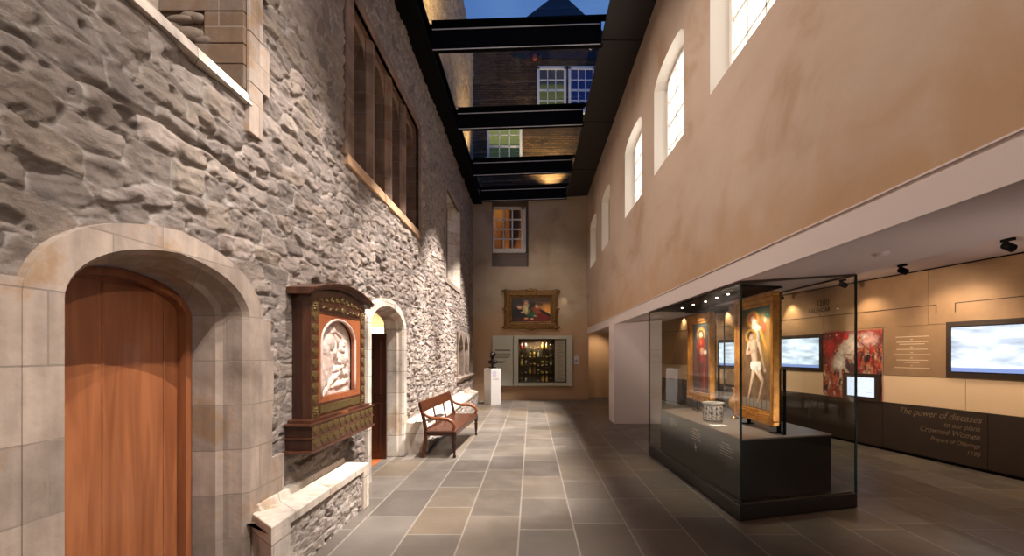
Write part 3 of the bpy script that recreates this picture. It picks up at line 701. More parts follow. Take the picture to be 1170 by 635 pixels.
for i in range(5):
    m = MB(); a, b = ybs[i]+.02, ybs[i+1]-.02
    m.hexa([(-1.80,a,7.385),(1.40,a,7.495),(1.40,b,7.495),(-1.80,b,7.385)], [(-1.80,a,7.40),(1.40,a,7.51),(1.40,b,7.51),(-1.80,b,7.40)])
    o = m.build('skylight_pane', M['roofglass']); struct(o)

# ------------------------------------------------------------------ building beyond the skylight
bd = empty('exterior_building', (.0, 17.6, 6.9), 'brick house with white sash windows and slate gable seen through the glass roof', 'building')
YF = 17.35
FW = [(-.0+.22, 2.1, 10.43, 12.05), (-1.62, -.28, 8.72, 9.8)]
m = MB()
def q5(a, b, c, d): m.add([(a,YF,c),(b,YF,c),(b,YF,d),(a,YF,d)], [(0,1,2,3)])
m.box(XL-1.5, 4.5, YF, YF+.3, 6.9, 13.1)
m.build('brick_facade', M['brick'], bd)
m = MB(); m.box(XL-1.5, 4.5, YF-.12, YF+.0, 12.62, 12.72); m.box(-.6,2.3,YF-.03,YF,12.18,12.42); m.build('brick_band', M['slate'], bd)
m = MB(); zr = 13.1; ap = (1.02, YF+4.2, 19.2)
m.add([(-.95,YF,zr),(2.67,YF,zr),(2.67,YF+4,zr),(-.95,YF+4,zr),(1.14,YF+2.0,16.1)], [(0,1,4),(1,2,4),(2,3,4),(3,0,4),(3,2,1,0)])
m.build('slate_roof', M['slate'], bd)
# upper window, two sashes
def ext_window(x0, x1, z0, z1, cols, rows, panem, lit):
    f = MB(); f.box(x0-.09, x0, YF-.08, YF-.005, z0-.1, z1+.08); f.box(x1, x1+.09, YF-.08, YF-.005, z0-.1, z1+.08); f.box(x0-.09, x1+.09, YF-.08, YF-.005, z1, z1+.1); f.box(x0-.14, x1+.14, YF-.14, YF-.005, z0-.12, z0)
    fo = f.build('window_frame', M['ext_sash'], bd)
    p = MB(); p.box(x0, x1, YF-.02, YF-.008, z0, z1); po = p.build('window_pane', panem, fo)
    b = MB()
    for i in range(1, cols): xx = x0+(x1-x0)*i/cols; b.box(xx-.015, xx+.015, YF-.045, YF-.02, z0, z1)
    for i in range(1, rows): zz = z0+(z1-z0)*i/rows; w_ = .035 if i == rows//2 else .015; b.box(x0, x1, YF-.045, YF-.02, zz-w_, zz+w_)
    b.build('glazing_bars', M['ext_sash'], fo)
def lit_pane(name, a, b_, zc, s):
    mt, nt, bs = newmat(name); g = nd(nt, 'ShaderNodeNewGeometry'); sp = nd(nt, 'ShaderNodeSeparateXYZ'); nt.links.new(g.outputs['Position'], sp.inputs[0])
    mr = nd(nt, 'ShaderNodeMapRange'); nt.links.new(sp.outputs[2], mr.inputs[0]); mr.inputs[1].default_value = zc-.05; mr.inputs[2].default_value = zc+.05
    c_ = mixc(nt, mr.outputs[0], L4(a), L4(b_)); nt.links.new(c_, bs.inputs['Emission Color']); bs.inputs['Emission Strength'].default_value = s; bs.inputs['Base Color'].default_value = (.01,.01,.01,1); bs.inputs['Roughness'].default_value = .15
    return mt
M['ext_sash'] = simple('outdoor_white_sash', (214,214,222), .6)
ext_window(.30, 1.16, 10.30, 11.78, 3, 4, lit_pane('lower_lit_pane', (112,112,44), (58,54,60), 11.25, .75), True)
ext_window(1.42, 2.2, 10.30, 11.78, 3, 4, emit('dark_blue_pane', (20,40,110), .6), False)
ext_window(-1.50, -.42, 8.60, 9.85, 3, 3, lit_pane('green_lit_pane', (70,84,52), (170,172,96), 9.1, .85), True)
m = MB(); m.lathe([(.07,12.08),(.09,12.12),(.09,12.2),(.05,12.26)], .12, YF-.12, 12); m.build('terracotta_boss', M['terracotta'], bd)

# ------------------------------------------------------------------ painted surfaces
def paint(name, w, h, nx, func, mat, parent=None, base=None, axis='x-', loc=None):
    """grid of coloured points. local plane: u right, v up; func(U,V)->(...,3) sRGB 0-255 with U,V in 0..1"""
    ny = max(4, int(nx*h/w)); U, V = np.meshgrid(np.linspace(0,1,nx), np.linspace(0,1,ny), indexing='ij')
    c = np.clip(func(U, V), 0, 255)/255.; c = np.where(c <= .04045, c/12.92, ((c+.055)/1.055)**2.4)
    u = (U-.5)*w; v = V*h
    if axis == 'y-': P = np.stack([u, 0*u, v], -1)        # faces -Y
    elif axis == 'x-': P = np.stack([0*u, -u, v], -1)     # faces -X
    elif axis == 'x+': P = np.stack([0*u, u, v], -1)
    me = bpy.data.meshes.new(name); I = np.arange(nx*ny).reshape(nx, ny)
    q = np.stack([I[:-1,:-1], I[1:,:-1], I[1:,1:], I[:-1,1:]], -1).reshape(-1,4)
    me.from_pydata(P.reshape(-1,3).tolist(), [], q.tolist())
    ca = me.color_attributes.new('Col','FLOAT_COLOR','POINT'); ca.data.foreach_set('color', np.concatenate([c, np.ones(c.shape[:2]+(1,))], -1).reshape(-1).astype(np.float32))
    me.materials.append(mat); o = bpy.data.objects.new(name, me); COL.objects.link(o)
    if parent: o.parent = parent
    if loc is not None: o.location = loc
    return o
def E(U, V, C_, cu, cv, ru, rv, col, rot=0, soft=.15):
    ca, sa = math.cos(rot), math.sin(rot); du, dv = U-cu, V-cv
    a = (du*ca+dv*sa)/ru; b = (-du*sa+dv*ca)/rv; d = np.sqrt(a*a+b*b)
    k = np.clip((1-d)/soft+.5, 0, 1)[..., None]; sh = 1-.25*np.clip(d, 0, 1)[..., None]
    return C_*(1-k)+np.array(col)*sh*k
def bg(U, V, col): return np.zeros(U.shape+(3,))+np.array(col, float)
M['oil'] = paintmat('oil_paint', .45, 0, .2); M['print'] = paintmat('printed_mural', .5); M['screen'] = paintmat('screen_glow', .3, 1.5)

def p_tavern(U, V):
    C_ = bg(U, V, (44,34,28)); x = np.clip((U-.42)*2.2, 0, 1)[...,None]*np.clip(1.5-V*1.0, .5, 1)[...,None]
    C_ = C_*(1-x)+np.array((206,140,62))*x
    C_ = E(U,V,C_,.75,.98,.4,.2,(70,46,28),-.3,.8)
    for a in ((.22,.35,.2,.26,(22,18,16),0),(.42,.5,.14,.24,(190,176,120),.2),(.55,.5,.12,.3,(24,40,30),0),(.55,.3,.2,.1,(30,84,50),.6),(.75,.35,.12,.34,(150,66,34),.7),(.85,.22,.2,.12,(120,24,18),-.5),
              (.88,.35,.22,.05,(40,26,22),-.75),(.3,.12,.35,.1,(60,24,16),0),(.7,.1,.35,.1,(110,30,20),0),
              (.21,.6,.065,.1,(206,146,110),.2),(.2,.7,.08,.05,(60,50,44),0),(.38,.76,.055,.08,(190,130,96),0),(.38,.84,.07,.04,(120,110,90),0),(.65,.62,.05,.09,(206,136,90),.2),(.72,.72,.09,.05,(90,50,36),-.3),
              (.29,.4,.06,.035,(210,160,120),.5),(.38,.15,.06,.04,(210,140,90),0),(.53,.13,.04,.045,(210,170,140),0),(.6,.25,.04,.03,(200,150,110),.3),(.45,.42,.03,.12,(120,110,60),-.3)):
        C_ = E(U,V,C_,*a[:4],a[4],a[5],.3)
    return C_*1.2+(fbm(U*30,V*30,4,3)-.5)[...,None]*22
def K(U, V, C_, x0, y0, x1, y1, r0, r1, col, asp=.6, soft=.008):
    """tapered limb between two points; V runs 0..1, U is scaled by the panel aspect"""
    X, x0, x1 = U*asp, x0*asp, x1*asp; dx, dy = x1-x0, y1-y0; t = np.clip(((X-x0)*dx+(V-y0)*dy)/(dx*dx+dy*dy+1e-9), 0, 1)
    d = np.sqrt((X-x0-t*dx)**2+(V-y0-t*dy)**2)-(r0+(r1-r0)*t); k = np.clip(.5-d/soft, 0, 1)[..., None]
    side = ((X-x0-t*dx)/(r0+(r1-r0)*t)); sh = (1-.30*np.clip(side, -1, 1)**2-.12*np.clip(side, -1, 1))[..., None]
    return C_*(1-k)+np.array(col)*sh*k
def p_figure(U, V):     # standing figure with loincloth, angel in a halo above
    C_ = bg(U,V,(104,74,46)); C_ = C_+(fbm(U*10,V*16,4,8)-.5)[...,None]*60
    C_ = E(U,V,C_,.5,1.02,.8,.11,(50,72,62),0,.5); C_ = E(U,V,C_,.8,.80,.28,.13,(150,112,62),0,.6); C_ = E(U,V,C_,.85,.6,.3,.16,(170,124,62),.3,.7)
    sk = (216,180,152); dk = (186,148,120)
    for a in ((.38,.885,.23,.085,(226,160,56)),(.38,.89,.14,.05,(206,96,50)),(.38,.885,.075,.034,(224,186,156)),(.74,.80,.10,.07,(176,90,54)),(.80,.86,.05,.03,(200,160,130)),(.90,.91,.12,.03,(60,96,70))): C_ = E(U,V,C_,*a[:4],a[4],0,.25)
    C_ = K(U,V,C_,.44,.83,.48,.70,.06,.085,(206,198,188)); C_ = K(U,V,C_,.44,.82,.66,.78,.035,.02,(190,182,172)); C_ = K(U,V,C_,.66,.76,.84,.60,.03,.02,(206,140,58))
    C_ = E(U,V,C_,.31,.715,.21,.075,(222,166,66),0,.2); C_ = E(U,V,C_,.31,.72,.12,.048,(96,58,34),0,.3)
    C_ = K(U,V,C_,.36,.68,.38,.655,.022,.024,dk)
    C_ = K(U,V,C_,.27,.64,.55,.64,.030,.030,sk); C_ = K(U,V,C_,.41,.61,.46,.47,.082,.058,sk); C_ = K(U,V,C_,.46,.47,.48,.42,.060,.066,sk)
    C_ = E(U,V,C_,.33,.705,.09,.038,(218,180,150),.2,.2)
    C_ = K(U,V,C_,.23,.635,.16,.55,.026,.020,sk); C_ = K(U,V,C_,.16,.545,.38,.565,.019,.013,dk); C_ = E(U,V,C_,.41,.57,.06,.018,sk,0,.2)
    C_ = K(U,V,C_,.60,.63,.70,.51,.026,.020,sk); C_ = K(U,V,C_,.70,.51,.78,.40,.019,.013,dk); C_ = E(U,V,C_,.79,.385,.045,.022,sk,0,.2)
    C_ = K(U,V,C_,.42,.38,.34,.27,.042,.028,sk); C_ = K(U,V,C_,.34,.27,.24,.12,.027,.014,sk); C_ = K(U,V,C_,.24,.115,.18,.085,.014,.010,dk)
    C_ = K(U,V,C_,.56,.38,.72,.28,.042,.028,sk); C_ = K(U,V,C_,.72,.28,.60,.12,.027,.014,dk); C_ = K(U,V,C_,.60,.115,.54,.07,.014,.010,dk)
    C_ = K(U,V,C_,.36,.425,.62,.425,.042,.045,(226,218,204)); C_ = K(U,V,C_,.50,.39,.53,.36,.038,.02,(214,204,188))
    k = (V < .10)&(V > .015)&(((U*7) % 1) < .8); C_ = np.where((k & (C_.mean(-1) < 95))[...,None], np.array((128,116,106.)), C_)
    return C_+(fbm(U*40,V*60,3,9)-.5)[...,None]*18
def p_saint(U, V):
    C_ = bg(U,V,(48,44,42))+(fbm(U*10,V*20,4,4)-.5)[...,None]*24
    C_ = E(U,V,C_,.5,1.0,.7,.06,(60,66,62),0,.5)
    for a in ((.5,.84,.25,.10,(214,150,60),0),(.5,.83,.17,.075,(60,40,30),0),(.5,.825,.12,.055,(222,180,150),0),(.5,.67,.27,.12,(176,50,36),0),(.5,.40,.36,.30,(150,34,28),0),(.6,.2,.3,.24,(110,22,24),.1),(.35,.45,.12,.16,(90,20,18),.3),
              (.55,.60,.12,.06,(214,150,120),0),(.74,.58,.1,.035,(232,216,196),0),(.68,.22,.05,.2,(190,60,50),0),(.45,.25,.04,.2,(70,14,14),0),(.5,.72,.06,.05,(210,110,60),0)):
        C_ = E(U,V,C_,*a[:4],a[4],a[5],.3)
    return C_
def p_crowd(U, V):
    C_ = bg(U,V,(150,60,50)); n1 = fbm(U*5+2,V*6,3,70)
    C_ = C_*(.6+.8*n1[...,None])
    for a in ((.45,.55,.26,.42,(226,200,184),-.4),(.55,.75,.18,.2,(236,210,196),0),(.78,.86,.18,.12,(222,170,160),0),(.55,.42,.3,.07,(70,24,26),-.75),(.32,.5,.1,.16,(240,226,216),-.2),
              (.12,.78,.13,.18,(186,26,24),0),(.08,.93,.1,.06,(120,30,30),0),(.28,.92,.08,.12,(160,30,34),.5),(.42,.92,.05,.05,(200,40,36),0),(.8,.3,.2,.14,(232,200,190),0)):
        C_ = E(U,V,C_,*a[:4],a[4],a[5],.35)
    r = np.random.default_rng(5)
    for i in range(150):   # faces and coats of the crowd
        if i % 2: cu, cv = r.uniform(.0,.42), r.uniform(.02,.50)
        else: cu, cv = r.uniform(.58,1.0), r.uniform(.42,.80)
        s = r.uniform(.6,1.1); cc = [(186,66,44),(206,96,52),(158,34,32),(40,26,34),(210,60,48),(190,130,90),(90,30,34),(226,190,170)][r.integers(8)]
        C_ = E(U,V,C_,cu,cv-.05,.026*s,.060*s,cc,r.uniform(-.3,.3),.9); C_ = E(U,V,C_,cu+.003,cv+.008,.012*s,.014*s,(226,170,140),0,.8)
    for i in range(26):    # banners, hats and tassels
        cu, cv = r.uniform(.05,.98), r.uniform(.5,.98); C_ = E(U,V,C_,cu,cv,r.uniform(.01,.05),r.uniform(.006,.02),[(180,30,30),(240,220,206),(110,30,34),(214,110,60)][r.integers(4)],r.uniform(-1,1),.6)
    C_ = C_+(fbm(U*26,V*30,4,13)-.5)[...,None]*90
    return C_
def p_screen(seed, bar=True):
    def f(U, V):
        C_ = bg(U,V,(206,216,232)); n1 = fbm(U*4+seed,V*9+seed,5,seed); C_ = C_+((n1-.5)*170)[...,None]
        if bar: C_ = np.where((V < .10)[...,None], np.array((120,138,190.)), C_)
        return C_
    return f
def p_text(U, V):
    C_ = bg(U,V,(206,214,232)); rows = (V*11) % 1; C_ = np.where(((rows > .35)&(rows < .6)&(fbm(U*26,np.floor(V*11)*3.1,2,4) > .42)&(U > .08)&(U < .92))[...,None], np.array((170,180,206.)), C_); return C_

# ------------------------------------------------------------------ wall cabinet with marble relief
cb = empty('relief_cabinet', (XL+.08, 4.75, .776), 'carved brown wooden wall shrine with arched top and pink marble relief beside the narrow doorway', 'cabinet')
xw = XL-.01
def ca(name, mat, b, bevel=.004): return boxo(name, mat, b, cb, bevel)
ca('carcass', M['cab_side'], (xw, -1.94, 4.10, 5.42, 1.02, 2.06))
XFp = -1.868
arcZ = lambda y, z0, r: z0+r*(1-((y-4.76)/.76)**2)
for (a, b) in ((4.10, 4.245), (5.275, 5.42)): ca('stile', M['cab_wood'], (-1.95, XFp, a, b, 1.04, 2.06))
ca('bottom_rail', M['cab_wood'], (-1.95, XFp, 4.245, 5.275, 1.04, 1.165)); ca('top_rail', M['cab_wood'], (-1.95, XFp, 4.245, 5.275, 1.955, 2.06))
ca('inlay', M['old_gold'], (XFp, XFp+.006, 4.28, 5.24, 1.065, 1.14)); ca('frieze', M['cab_side'], (XFp, XFp+.008, 4.27, 5.25, 1.985, 2.045))
# orange panel with arched hole
NY0, NY1, NZ0, NZS, NR = 4.31, 5.13, 1.215, 1.70, .225
m = MB(); n = 20
pts = [(NY0+(NY1-NY0)*(.5-.5*math.cos(math.pi*i/n)), 0) for i in range(n+1)]
pts = [(y, NZS+NR*math.sqrt(max(0, 1-((y-(NY0+NY1)/2)/((NY1-NY0)/2))**2))) for y, _ in pts]
def fp(x0, x1):
    for i in range(n):
        a, b = pts[i], pts[i+1]
        m.hexa([(x0,a[0],a[1]),(x1,a[0],a[1]),(x1,b[0],b[1]),(x0,b[0],b[1])], [(x0,a[0],1.955),(x1,a[0],1.955),(x1,b[0],1.955),(x0,b[0],1.955)])
fp(-1.91, -1.872); m.box(-1.91,-1.872,4.245,NY0,1.165,1.955); m.box(-1.91,-1.872,NY1,5.275,1.165,1.955); m.box(-1.91,-1.872,NY0,NY1,1.165,NZ0)
m.build('arched_mount', M['cab_orange'], cb)
rim = [(NY0, NZ0)]+[(NY0, NZ0+(NZS-NZ0)*i/4) for i in range(1, 5)]+pts[1:-1]+[(NY1, NZS-(NZS-NZ0)*i/4) for i in range(0, 5)]
MB().tube([(-1.872, y, z) for y, z in rim], .013, 8).build('marble_rim', M['marble'], cb)
# relief height field
ny, nz = 150, 190; Ug, Vg = np.meshgrid(np.linspace(0,1,ny), np.linspace(0,1,nz), indexing='ij'); H = np.zeros(Ug.shape)
def bump(cu, cv, ru, rv, h, rot=0):
    global H
    ca_, sa = math.cos(rot), math.sin(rot); du, dv = Ug-cu, (Vg-cv); a = (du*ca_+dv*sa)/ru; b = (-du*sa+dv*ca_)/rv
    H = np.maximum(H, h*np.clip(1-a*a-b*b, 0, 1)**.75)
for a in ((.42,.86,.085,.075,.03),(.36,.70,.15,.13,.032),(.26,.60,.06,.16,.028,.3),(.47,.60,.05,.15,.03,-.25),(.32,.42,.13,.24,.026,.05),(.22,.25,.12,.22,.02,.15),(.55,.72,.05,.12,.024,.6),
          (.70,.60,.075,.06,.034),(.72,.48,.15,.11,.03),(.60,.42,.13,.05,.034,-.3),(.84,.52,.05,.15,.028,-.1),(.58,.34,.2,.06,.034,.25),(.75,.28,.18,.08,.03,-.2),(.50,.24,.28,.05,.032,.5),(.30,.13,.24,.05,.03,.75),(.62,.12,.3,.05,.022,.1),(.82,.16,.14,.06,.02,0),(.5,.5,.04,.12,.03,.5),(.78,.72,.1,.05,.018,.8),(.62,.83,.12,.03,.012,-.3)): bump(*a)
H = H*.85+.010*(fbm(Ug*9, Vg*18, 4, 3)-.5)+.0030*np.sin((Ug*60+Vg*26)+14*fbm(Ug*3,Vg*4,2,6))*(H > .006)
m = MB(); Yr = NY0+.0+(NY1-NY0)*Ug; zt = NZS+NR*np.sqrt(np.clip(1-((Yr-(NY0+NY1)/2)/((NY1-NY0)/2))**2, 0, 1)); Zr = NZ0+(zt-NZ0)*Vg
I = np.arange(ny*nz).reshape(ny,nz); q = np.stack([I[:-1,:-1], I[1:,:-1], I[1:,1:], I[:-1,1:]], -1).reshape(-1,4)
m.add(np.stack([-1.925+H*1.35, Yr, Zr], -1).reshape(-1,3).tolist(), q.tolist(), True); m.build('marble_relief', M['marble'], cb)
# lunette and curved cornice
m = MB(); n = 24; yy = [4.10+1.32*i/n for i in range(n+1)]
for i in range(n):
    a, b = yy[i], yy[i+1]; m.hexa([(xw,a,2.06),(XFp,a,2.06),(XFp,b,2.06),(xw,b,2.06)], [(xw,a,arcZ(a,2.09,.11)),(XFp,a,arcZ(a,2.09,.11)),(XFp,b,arcZ(b,2.09,.11)),(xw,b,arcZ(b,2.09,.11))])
m.build('lunette', M['cab_wood'], cb)
m = MB()
for i in range(9):   # carved leaf scrolls
    y = 4.25+1.02*i/8; r = .020+.014*(1-abs(i-4)/4); m.ell((XFp+.004, y, 2.075+.045*(1-abs(i-4)/4.6)), (.012, r*1.25, r), 10, 7, Matrix.Rotation(.7*(1 if i < 4 else -1), 3, 'X'))
    m.ell((XFp+.004, y+.05, 2.07+.03*(1-abs(i-4)/4.6)), (.010, .02, .011), 8, 6)
m.ell((XFp+.006, 4.76, 2.125), (.016,.035,.035)); m.build('carved_leaves', M['old_gold'], cb)
m = MB()
for i in range(13):
    y = 4.33+.86*i/12; m.ell((XFp+.01, y, 2.015+.008*math.sin(i*2.1)), (.008,.03,.010), 8, 6, Matrix.Rotation(.5*(-1)**i, 3, 'X'))
m.ell((XFp+.014, 4.76, 2.015), (.014,.04,.034)); m.build('frieze_scrolls', M['old_gold'], cb)
m = MB(); n = 28; prof = [(0,-1.80-.0),(.0,-1.80),(.018,-1.79),(.03,-1.775),(.045,-1.775),(.05,-1.80)]
for i in range(n):
    a, b = 4.0+1.5*i/n, 4.0+1.5*(i+1)/n
    for (zo0, zo1, xx) in ((0,.02,-1.825),(.02,.042,-1.80),(.042,.055,-1.785)):
        m.hexa([(xw,a,arcZ(a,2.10,.11)+zo0),(xx,a,arcZ(a,2.10,.11)+zo0),(xx,b,arcZ(b,2.10,.11)+zo0),(xw,b,arcZ(b,2.10,.11)+zo0)], [(xw,a,arcZ(a,2.10,.11)+zo1),(xx,a,arcZ(a,2.10,.11)+zo1),(xx,b,arcZ(b,2.10,.11)+zo1),(xw,b,arcZ(b,2.10,.11)+zo1)])
m.build('cornice', M['cab_wood'], cb)
for y in (4.172, 5.348):
    for z in (1.10, 2.01):
        m = MB(); m.box(XFp, XFp+.006, y-.06, y+.06, z-.05, z+.045)
        for k in range(6): m.ell((XFp+.008, y+.03*math.cos(k*1.047), z+.025*math.sin(k*1.047)), (.008,.016,.012), 8, 5)
        m.ell((XFp+.012, y, z), (.01,.014,.014), 8, 6); m.build('rosette', M['old_gold'], cb)
# lower box
ca('console_body', M['cab_side'], (xw, -1.815, 3.98, 5.51, .80, 1.0)); 
ca('console_front', M['cab_wood'], (-1.815, -1.808, 3.98, 5.51, .80, 1.0))
ca('console_top', M['cab_wood'], (xw, -1.80, 3.95, 5.54, 1.0, 1.02)); ca('console_top_step', M['cab_wood'], (xw, -1.835, 4.02, 5.48, 1.02, 1.045))
ca('console_middle_moulding', M['cab_wood'], (xw, -1.802, 3.965, 5.525, .893, .906)); ca('console_bottom_moulding', M['cab_wood'], (xw, -1.795, 3.94, 5.55, .776, .80))
ca('brass_plate', M['gold'], (-1.835, -1.832, 4.68, 4.84, 1.024, 1.042), .001)
def shield_mesh(w, h):
    m = MB(); pr = [(-.5,.5),(.5,.5),(.5,.15),(.36,-.15),(.13,-.36),(0,-.5),(-.13,-.36),(-.36,-.15),(-.5,.15)]
    vs = [(0, a*w, b*h) for a, b in pr]+[(.007, a*w*.82, b*h*.84) for a, b in pr]+[(.009,0,.02*h)]; n = 9
    return m.add(vs, [(i,(i+1)%n,n+(i+1)%n,n+i) for i in range(n)]+[(n+i,n+(i+1)%n,2*n) for i in range(n)])
sm = shield_mesh(.115, .086).build('shield_ornament', M['old_gold'], cb); sm.location = (0,0,0)
# (mesh is centred on world zero: undo the parent offset)
sm.data.transform(Matrix.Translation(Vector(WLOC[cb.name])))
bx_ = Vector(WLOC[cb.name]); first = True
for row, z in enumerate((.952, .852)):
    for i in range(11):
        o = sm if first else sm.copy()
        if not first: COL.objects.link(o); o.parent = cb
        first = False; o.location = Vector((-1.808, 4.055+i*.138, z))-bx_
for y in (4.172, 5.348):
    for i in range(8):
        o = sm.copy(); COL.objects.link(o); o.parent = cb; o.location = Vector((XFp, y, 1.20+i*.103))-bx_

# ------------------------------------------------------------------ bench
bn = empty('wooden_bench', (-1.163, 7.40, 0), 'polished mahogany bench with curved arms and turned front legs against the stone wall', 'bench', rz=-.048, local=True)
# local: x = toward the wall (negative), y = along
LB, DB, HS = 2.12, .46, .42
m = MB(); m.box(-DB, .01, -.02, LB+.02, HS-.035, HS); m.build('seat', M['bench_wood'], bn, bevel=.012)
m = MB(); m.box(-.02, .0, .03, LB-.03, HS-.085, HS-.035); m.box(-DB+.02, -DB+.04, .03, LB-.03, HS-.085, HS-.035)
m.box(-DB+.02, 0, .03, .05, HS-.085, HS-.035); m.box(-DB+.02, 0, LB-.05, LB-.03, HS-.085, HS-.035); m.build('seat_rail', M['bench_wood'], bn)
prof = [(.018,0),(.026,.02),(.026,.035),(.015,.05),(.020,.09),(.030,.17),(.034,.19),(.022,.205),(.034,.225),(.034,.24),(.02,.255),(.03,.28),(.033,.31),(.033,HS-.035)]
for y in (.03, LB-.03): MB().lathe(prof, -.02, y, 16).build('front_leg', M['dark_wood'], bn)
for y in (.02, LB-.02):
    pts = [(-DB-.05,y,0),(-DB-.01,y,.22),(-DB+.0,y,HS),(-DB-.04,y,.62),(-DB-.10,y,.84)]
    m = MB()
    for i in range(4):
        a, b = pts[i], pts[i+1]; w_ = (.03,.028,.026,.022)[i]
        m.hexa([(a[0]-w_,y-.018,a[2]),(a[0]+w_,y-.018,a[2]),(a[0]+w_,y+.018,a[2]),(a[0]-w_,y+.018,a[2])], [(b[0]-w_+.002,y-.018,b[2]),(b[0]+w_-.002,y-.018,b[2]),(b[0]+w_-.002,y+.018,b[2]),(b[0]-w_+.002,y+.018,b[2])])
    m.build('rear_leg', M['bench_wood'], bn)
    # sweeping arm
    arm = [(-DB-.06,y,.70),(-DB+.03,y,.635),(-DB+.13,y,.60),(-DB+.24,y,.60),(-DB+.34,y,.59),(-DB+.42,y,.545),(-DB+.445,y,.48),(-DB+.42,y,.42)]
    m = MB(); sx = []
    for i in range(len(arm)-1):
        for t in (0, .5): sx.append(tuple(arm[i][k]*(1-t)+arm[i+1][k]*t for k in range(3)))
    sx.append(arm[-1]); m.tube(sx, [.022+.008*math.sin(math.pi*i/(len(sx)-1)) for i in range(len(sx))], 10); m.build('arm_rest', M['bench_arm'], bn)
# back rail, mid posts
def rail(z0, z1, x0, x1, t, nm):
    MB().hexa([(x0-t,.0,z0),(x0,.0,z0),(x0,LB,z0),(x0-t,LB,z0)], [(x1-t,.0,z1),(x1,.0,z1),(x1,LB,z1),(x1-t,LB,z1)]).build(nm, M['bench_wood'], bn, bevel=.006)
rail(.70, .86, -DB-.045, -DB-.085, .024, 'back_rail'); rail(HS-.0, HS+.03, -DB+.012, -DB+.008, .024, 'lower_back_rail')
for y in (LB/3, 2*LB/3):
    MB().hexa([(-DB-.01,y-.02,HS),(-DB+.01,y-.02,HS),(-DB+.01,y+.02,HS),(-DB-.01,y+.02,HS)], [(-DB-.07,y-.02,.72),(-DB-.05,y-.02,.72),(-DB-.05,y+.02,.72),(-DB-.07,y+.02,.72)]).build('back_slat', M['bench_wood'], bn)

# ------------------------------------------------------------------ pedestal and bust
pd = empty('pedestal', (-1.23, 15.3, 0), 'tall white square plinth carrying the dark bust near the end wall', 'pedestal', rz=.72, local=True)
MB().box(-.19,.19,-.19,.19,0,1.13).build('plinth_box', M['white_box'], pd, bevel=.006)
MB().box(-.14,.02,-.194,-.190,.86,1.06).build('caption_plate', simple('pale_lilac_caption', (196,190,206), .6), pd)
MB().box(-.12,.10,-.1945,-.19,.80,.812).build('caption_line', M['grey_text'], pd)
bu = empty('bronze_bust', (-1.23, 15.3, 1.131), 'small dark bronze portrait bust standing on the white plinth', 'bust', rz=-.5, local=True)
MB().box(-.09,.09,-.08,.08,0,.05).build('socle', M['bronze'], bu, bevel=.005)
m = MB(); m.lathe([(.035,.04),(.03,.08),(.05,.12),(.06,.15)], 0, .01, 14)
m.ell((0,.02,.20), (.155,.085,.085)); m.ell((0,.0,.17), (.10,.08,.08)); m.ell((-.1,.02,.2),(.07,.07,.06)); m.ell((.1,.02,.2),(.07,.07,.06))
m.tube([(0,.02,.22),(0,.0,.30),(0,-.01,.36)], [.06,.048,.05], 14)
m.ell((0,-.005,.415), (.075,.092,.10)); m.ell((0,-.05,.385), (.05,.05,.06)); m.ell((0,-.098,.405), (.013,.022,.024)); m.ell((0,.02,.46), (.085,.095,.065)); m.ell((0,-.06,.345),(.035,.035,.03))
m.ell((-.08,0,.41),(.012,.02,.028)); m.ell((.08,0,.41),(.012,.02,.028)); m.ell((0,-.085,.44),(.045,.02,.012)); m.ell((0,-.09,.368),(.026,.016,.008))
o = m.build('head_and_shoulders', M['bronze'], bu); r = o.modifiers.new('r','REMESH'); r.mode = 'VOXEL'; r.voxel_size = .008; r.use_smooth_shade = True
MB().ell((0,.03,.455), (.09,.10,.075)).build('hair', M['bronze'], bu)

# ------------------------------------------------------------------ end wall: painting, display panel, plate
pxm = YB/F
X_ = lambda px: (px-VX)*pxm
Z_ = lambda py: CH-(py-VY)*pxm
pt = empty('framed_painting', (X_(606.5), YB, Z_(376)), 'dark oil painting of three figures in a heavy gilt frame on the end wall', 'painting')
x0, x1, z0, z1 = X_(576.5), X_(637), Z_(376), Z_(331.5)
fw = .26
m = MB()
for (sec, t) in (((0,.10),.10),((.05,.20),.14),((.18,fw),.08)):
    a, b = sec
    m.box(x0+a,x1-a,YB-t,YB-.0,z0+a,z0+b); m.box(x0+a,x1-a,YB-t,YB,z1-b,z1-a); m.box(x0+a,x0+b,YB-t,YB,z0+b,z1-b); m.box(x1-b,x1-a,YB-t,YB,z0+b,z1-b)
m.build('gilt_frame', M['gold2'], pt, bevel=.02)
for cx, cz, s in ((x0+.05,z0+.05,.12),(x1-.05,z0+.05,.12),(x0+.05,z1-.05,.12),(x1-.05,z1-.05,.12),((x0+x1)/2,z1-.02,.2),((x0+x1)/2,z0+.02,.2),(x0+.04,(z0+z1)/2,.09),(x1-.04,(z0+z1)/2,.09)):
    m = MB(); m.ell((cx,YB-.12,cz),(s,.035,.055)); m.ell((cx,YB-.12,cz),(.06,.045,.075))
    for d in (-1,1): m.ell((cx+d*s*.8,YB-.12,cz+.01),(.05,.03,.04))
    m.build('scrollwork', M['gold2'], pt)
paint('canvas', x1-x0-2*fw+.04, z1-z0-2*fw+.04, 150, p_tavern, M['oil'], pt, axis='y-', loc=(0, -.05, fw-.02))
pl = empty('display_panel', (X_(608.5), YB, Z_(440)), 'wide cream wall panel with a glazed niche of small treasures below the painting', 'display case')
xa, xb_, za, zb = X_(563), X_(654), Z_(440.5), Z_(383.5); nx0, nx1, nz0, nz1 = NX
t = .14; m = MB()
m.box(xa, X_(586.3), YB-t, YB-.005, za, zb); m.box(X_(587), nx0, YB-t, YB-.005, za, zb); m.box(nx1, xb_, YB-t, YB-.005, za, zb); m.box(nx0, nx1, YB-t, YB-.005, za, nz0); m.box(nx0, nx1, YB-t, YB-.005, nz1, zb)
m.build('panel_board', M['cream_panel'], pl, bevel=.006)
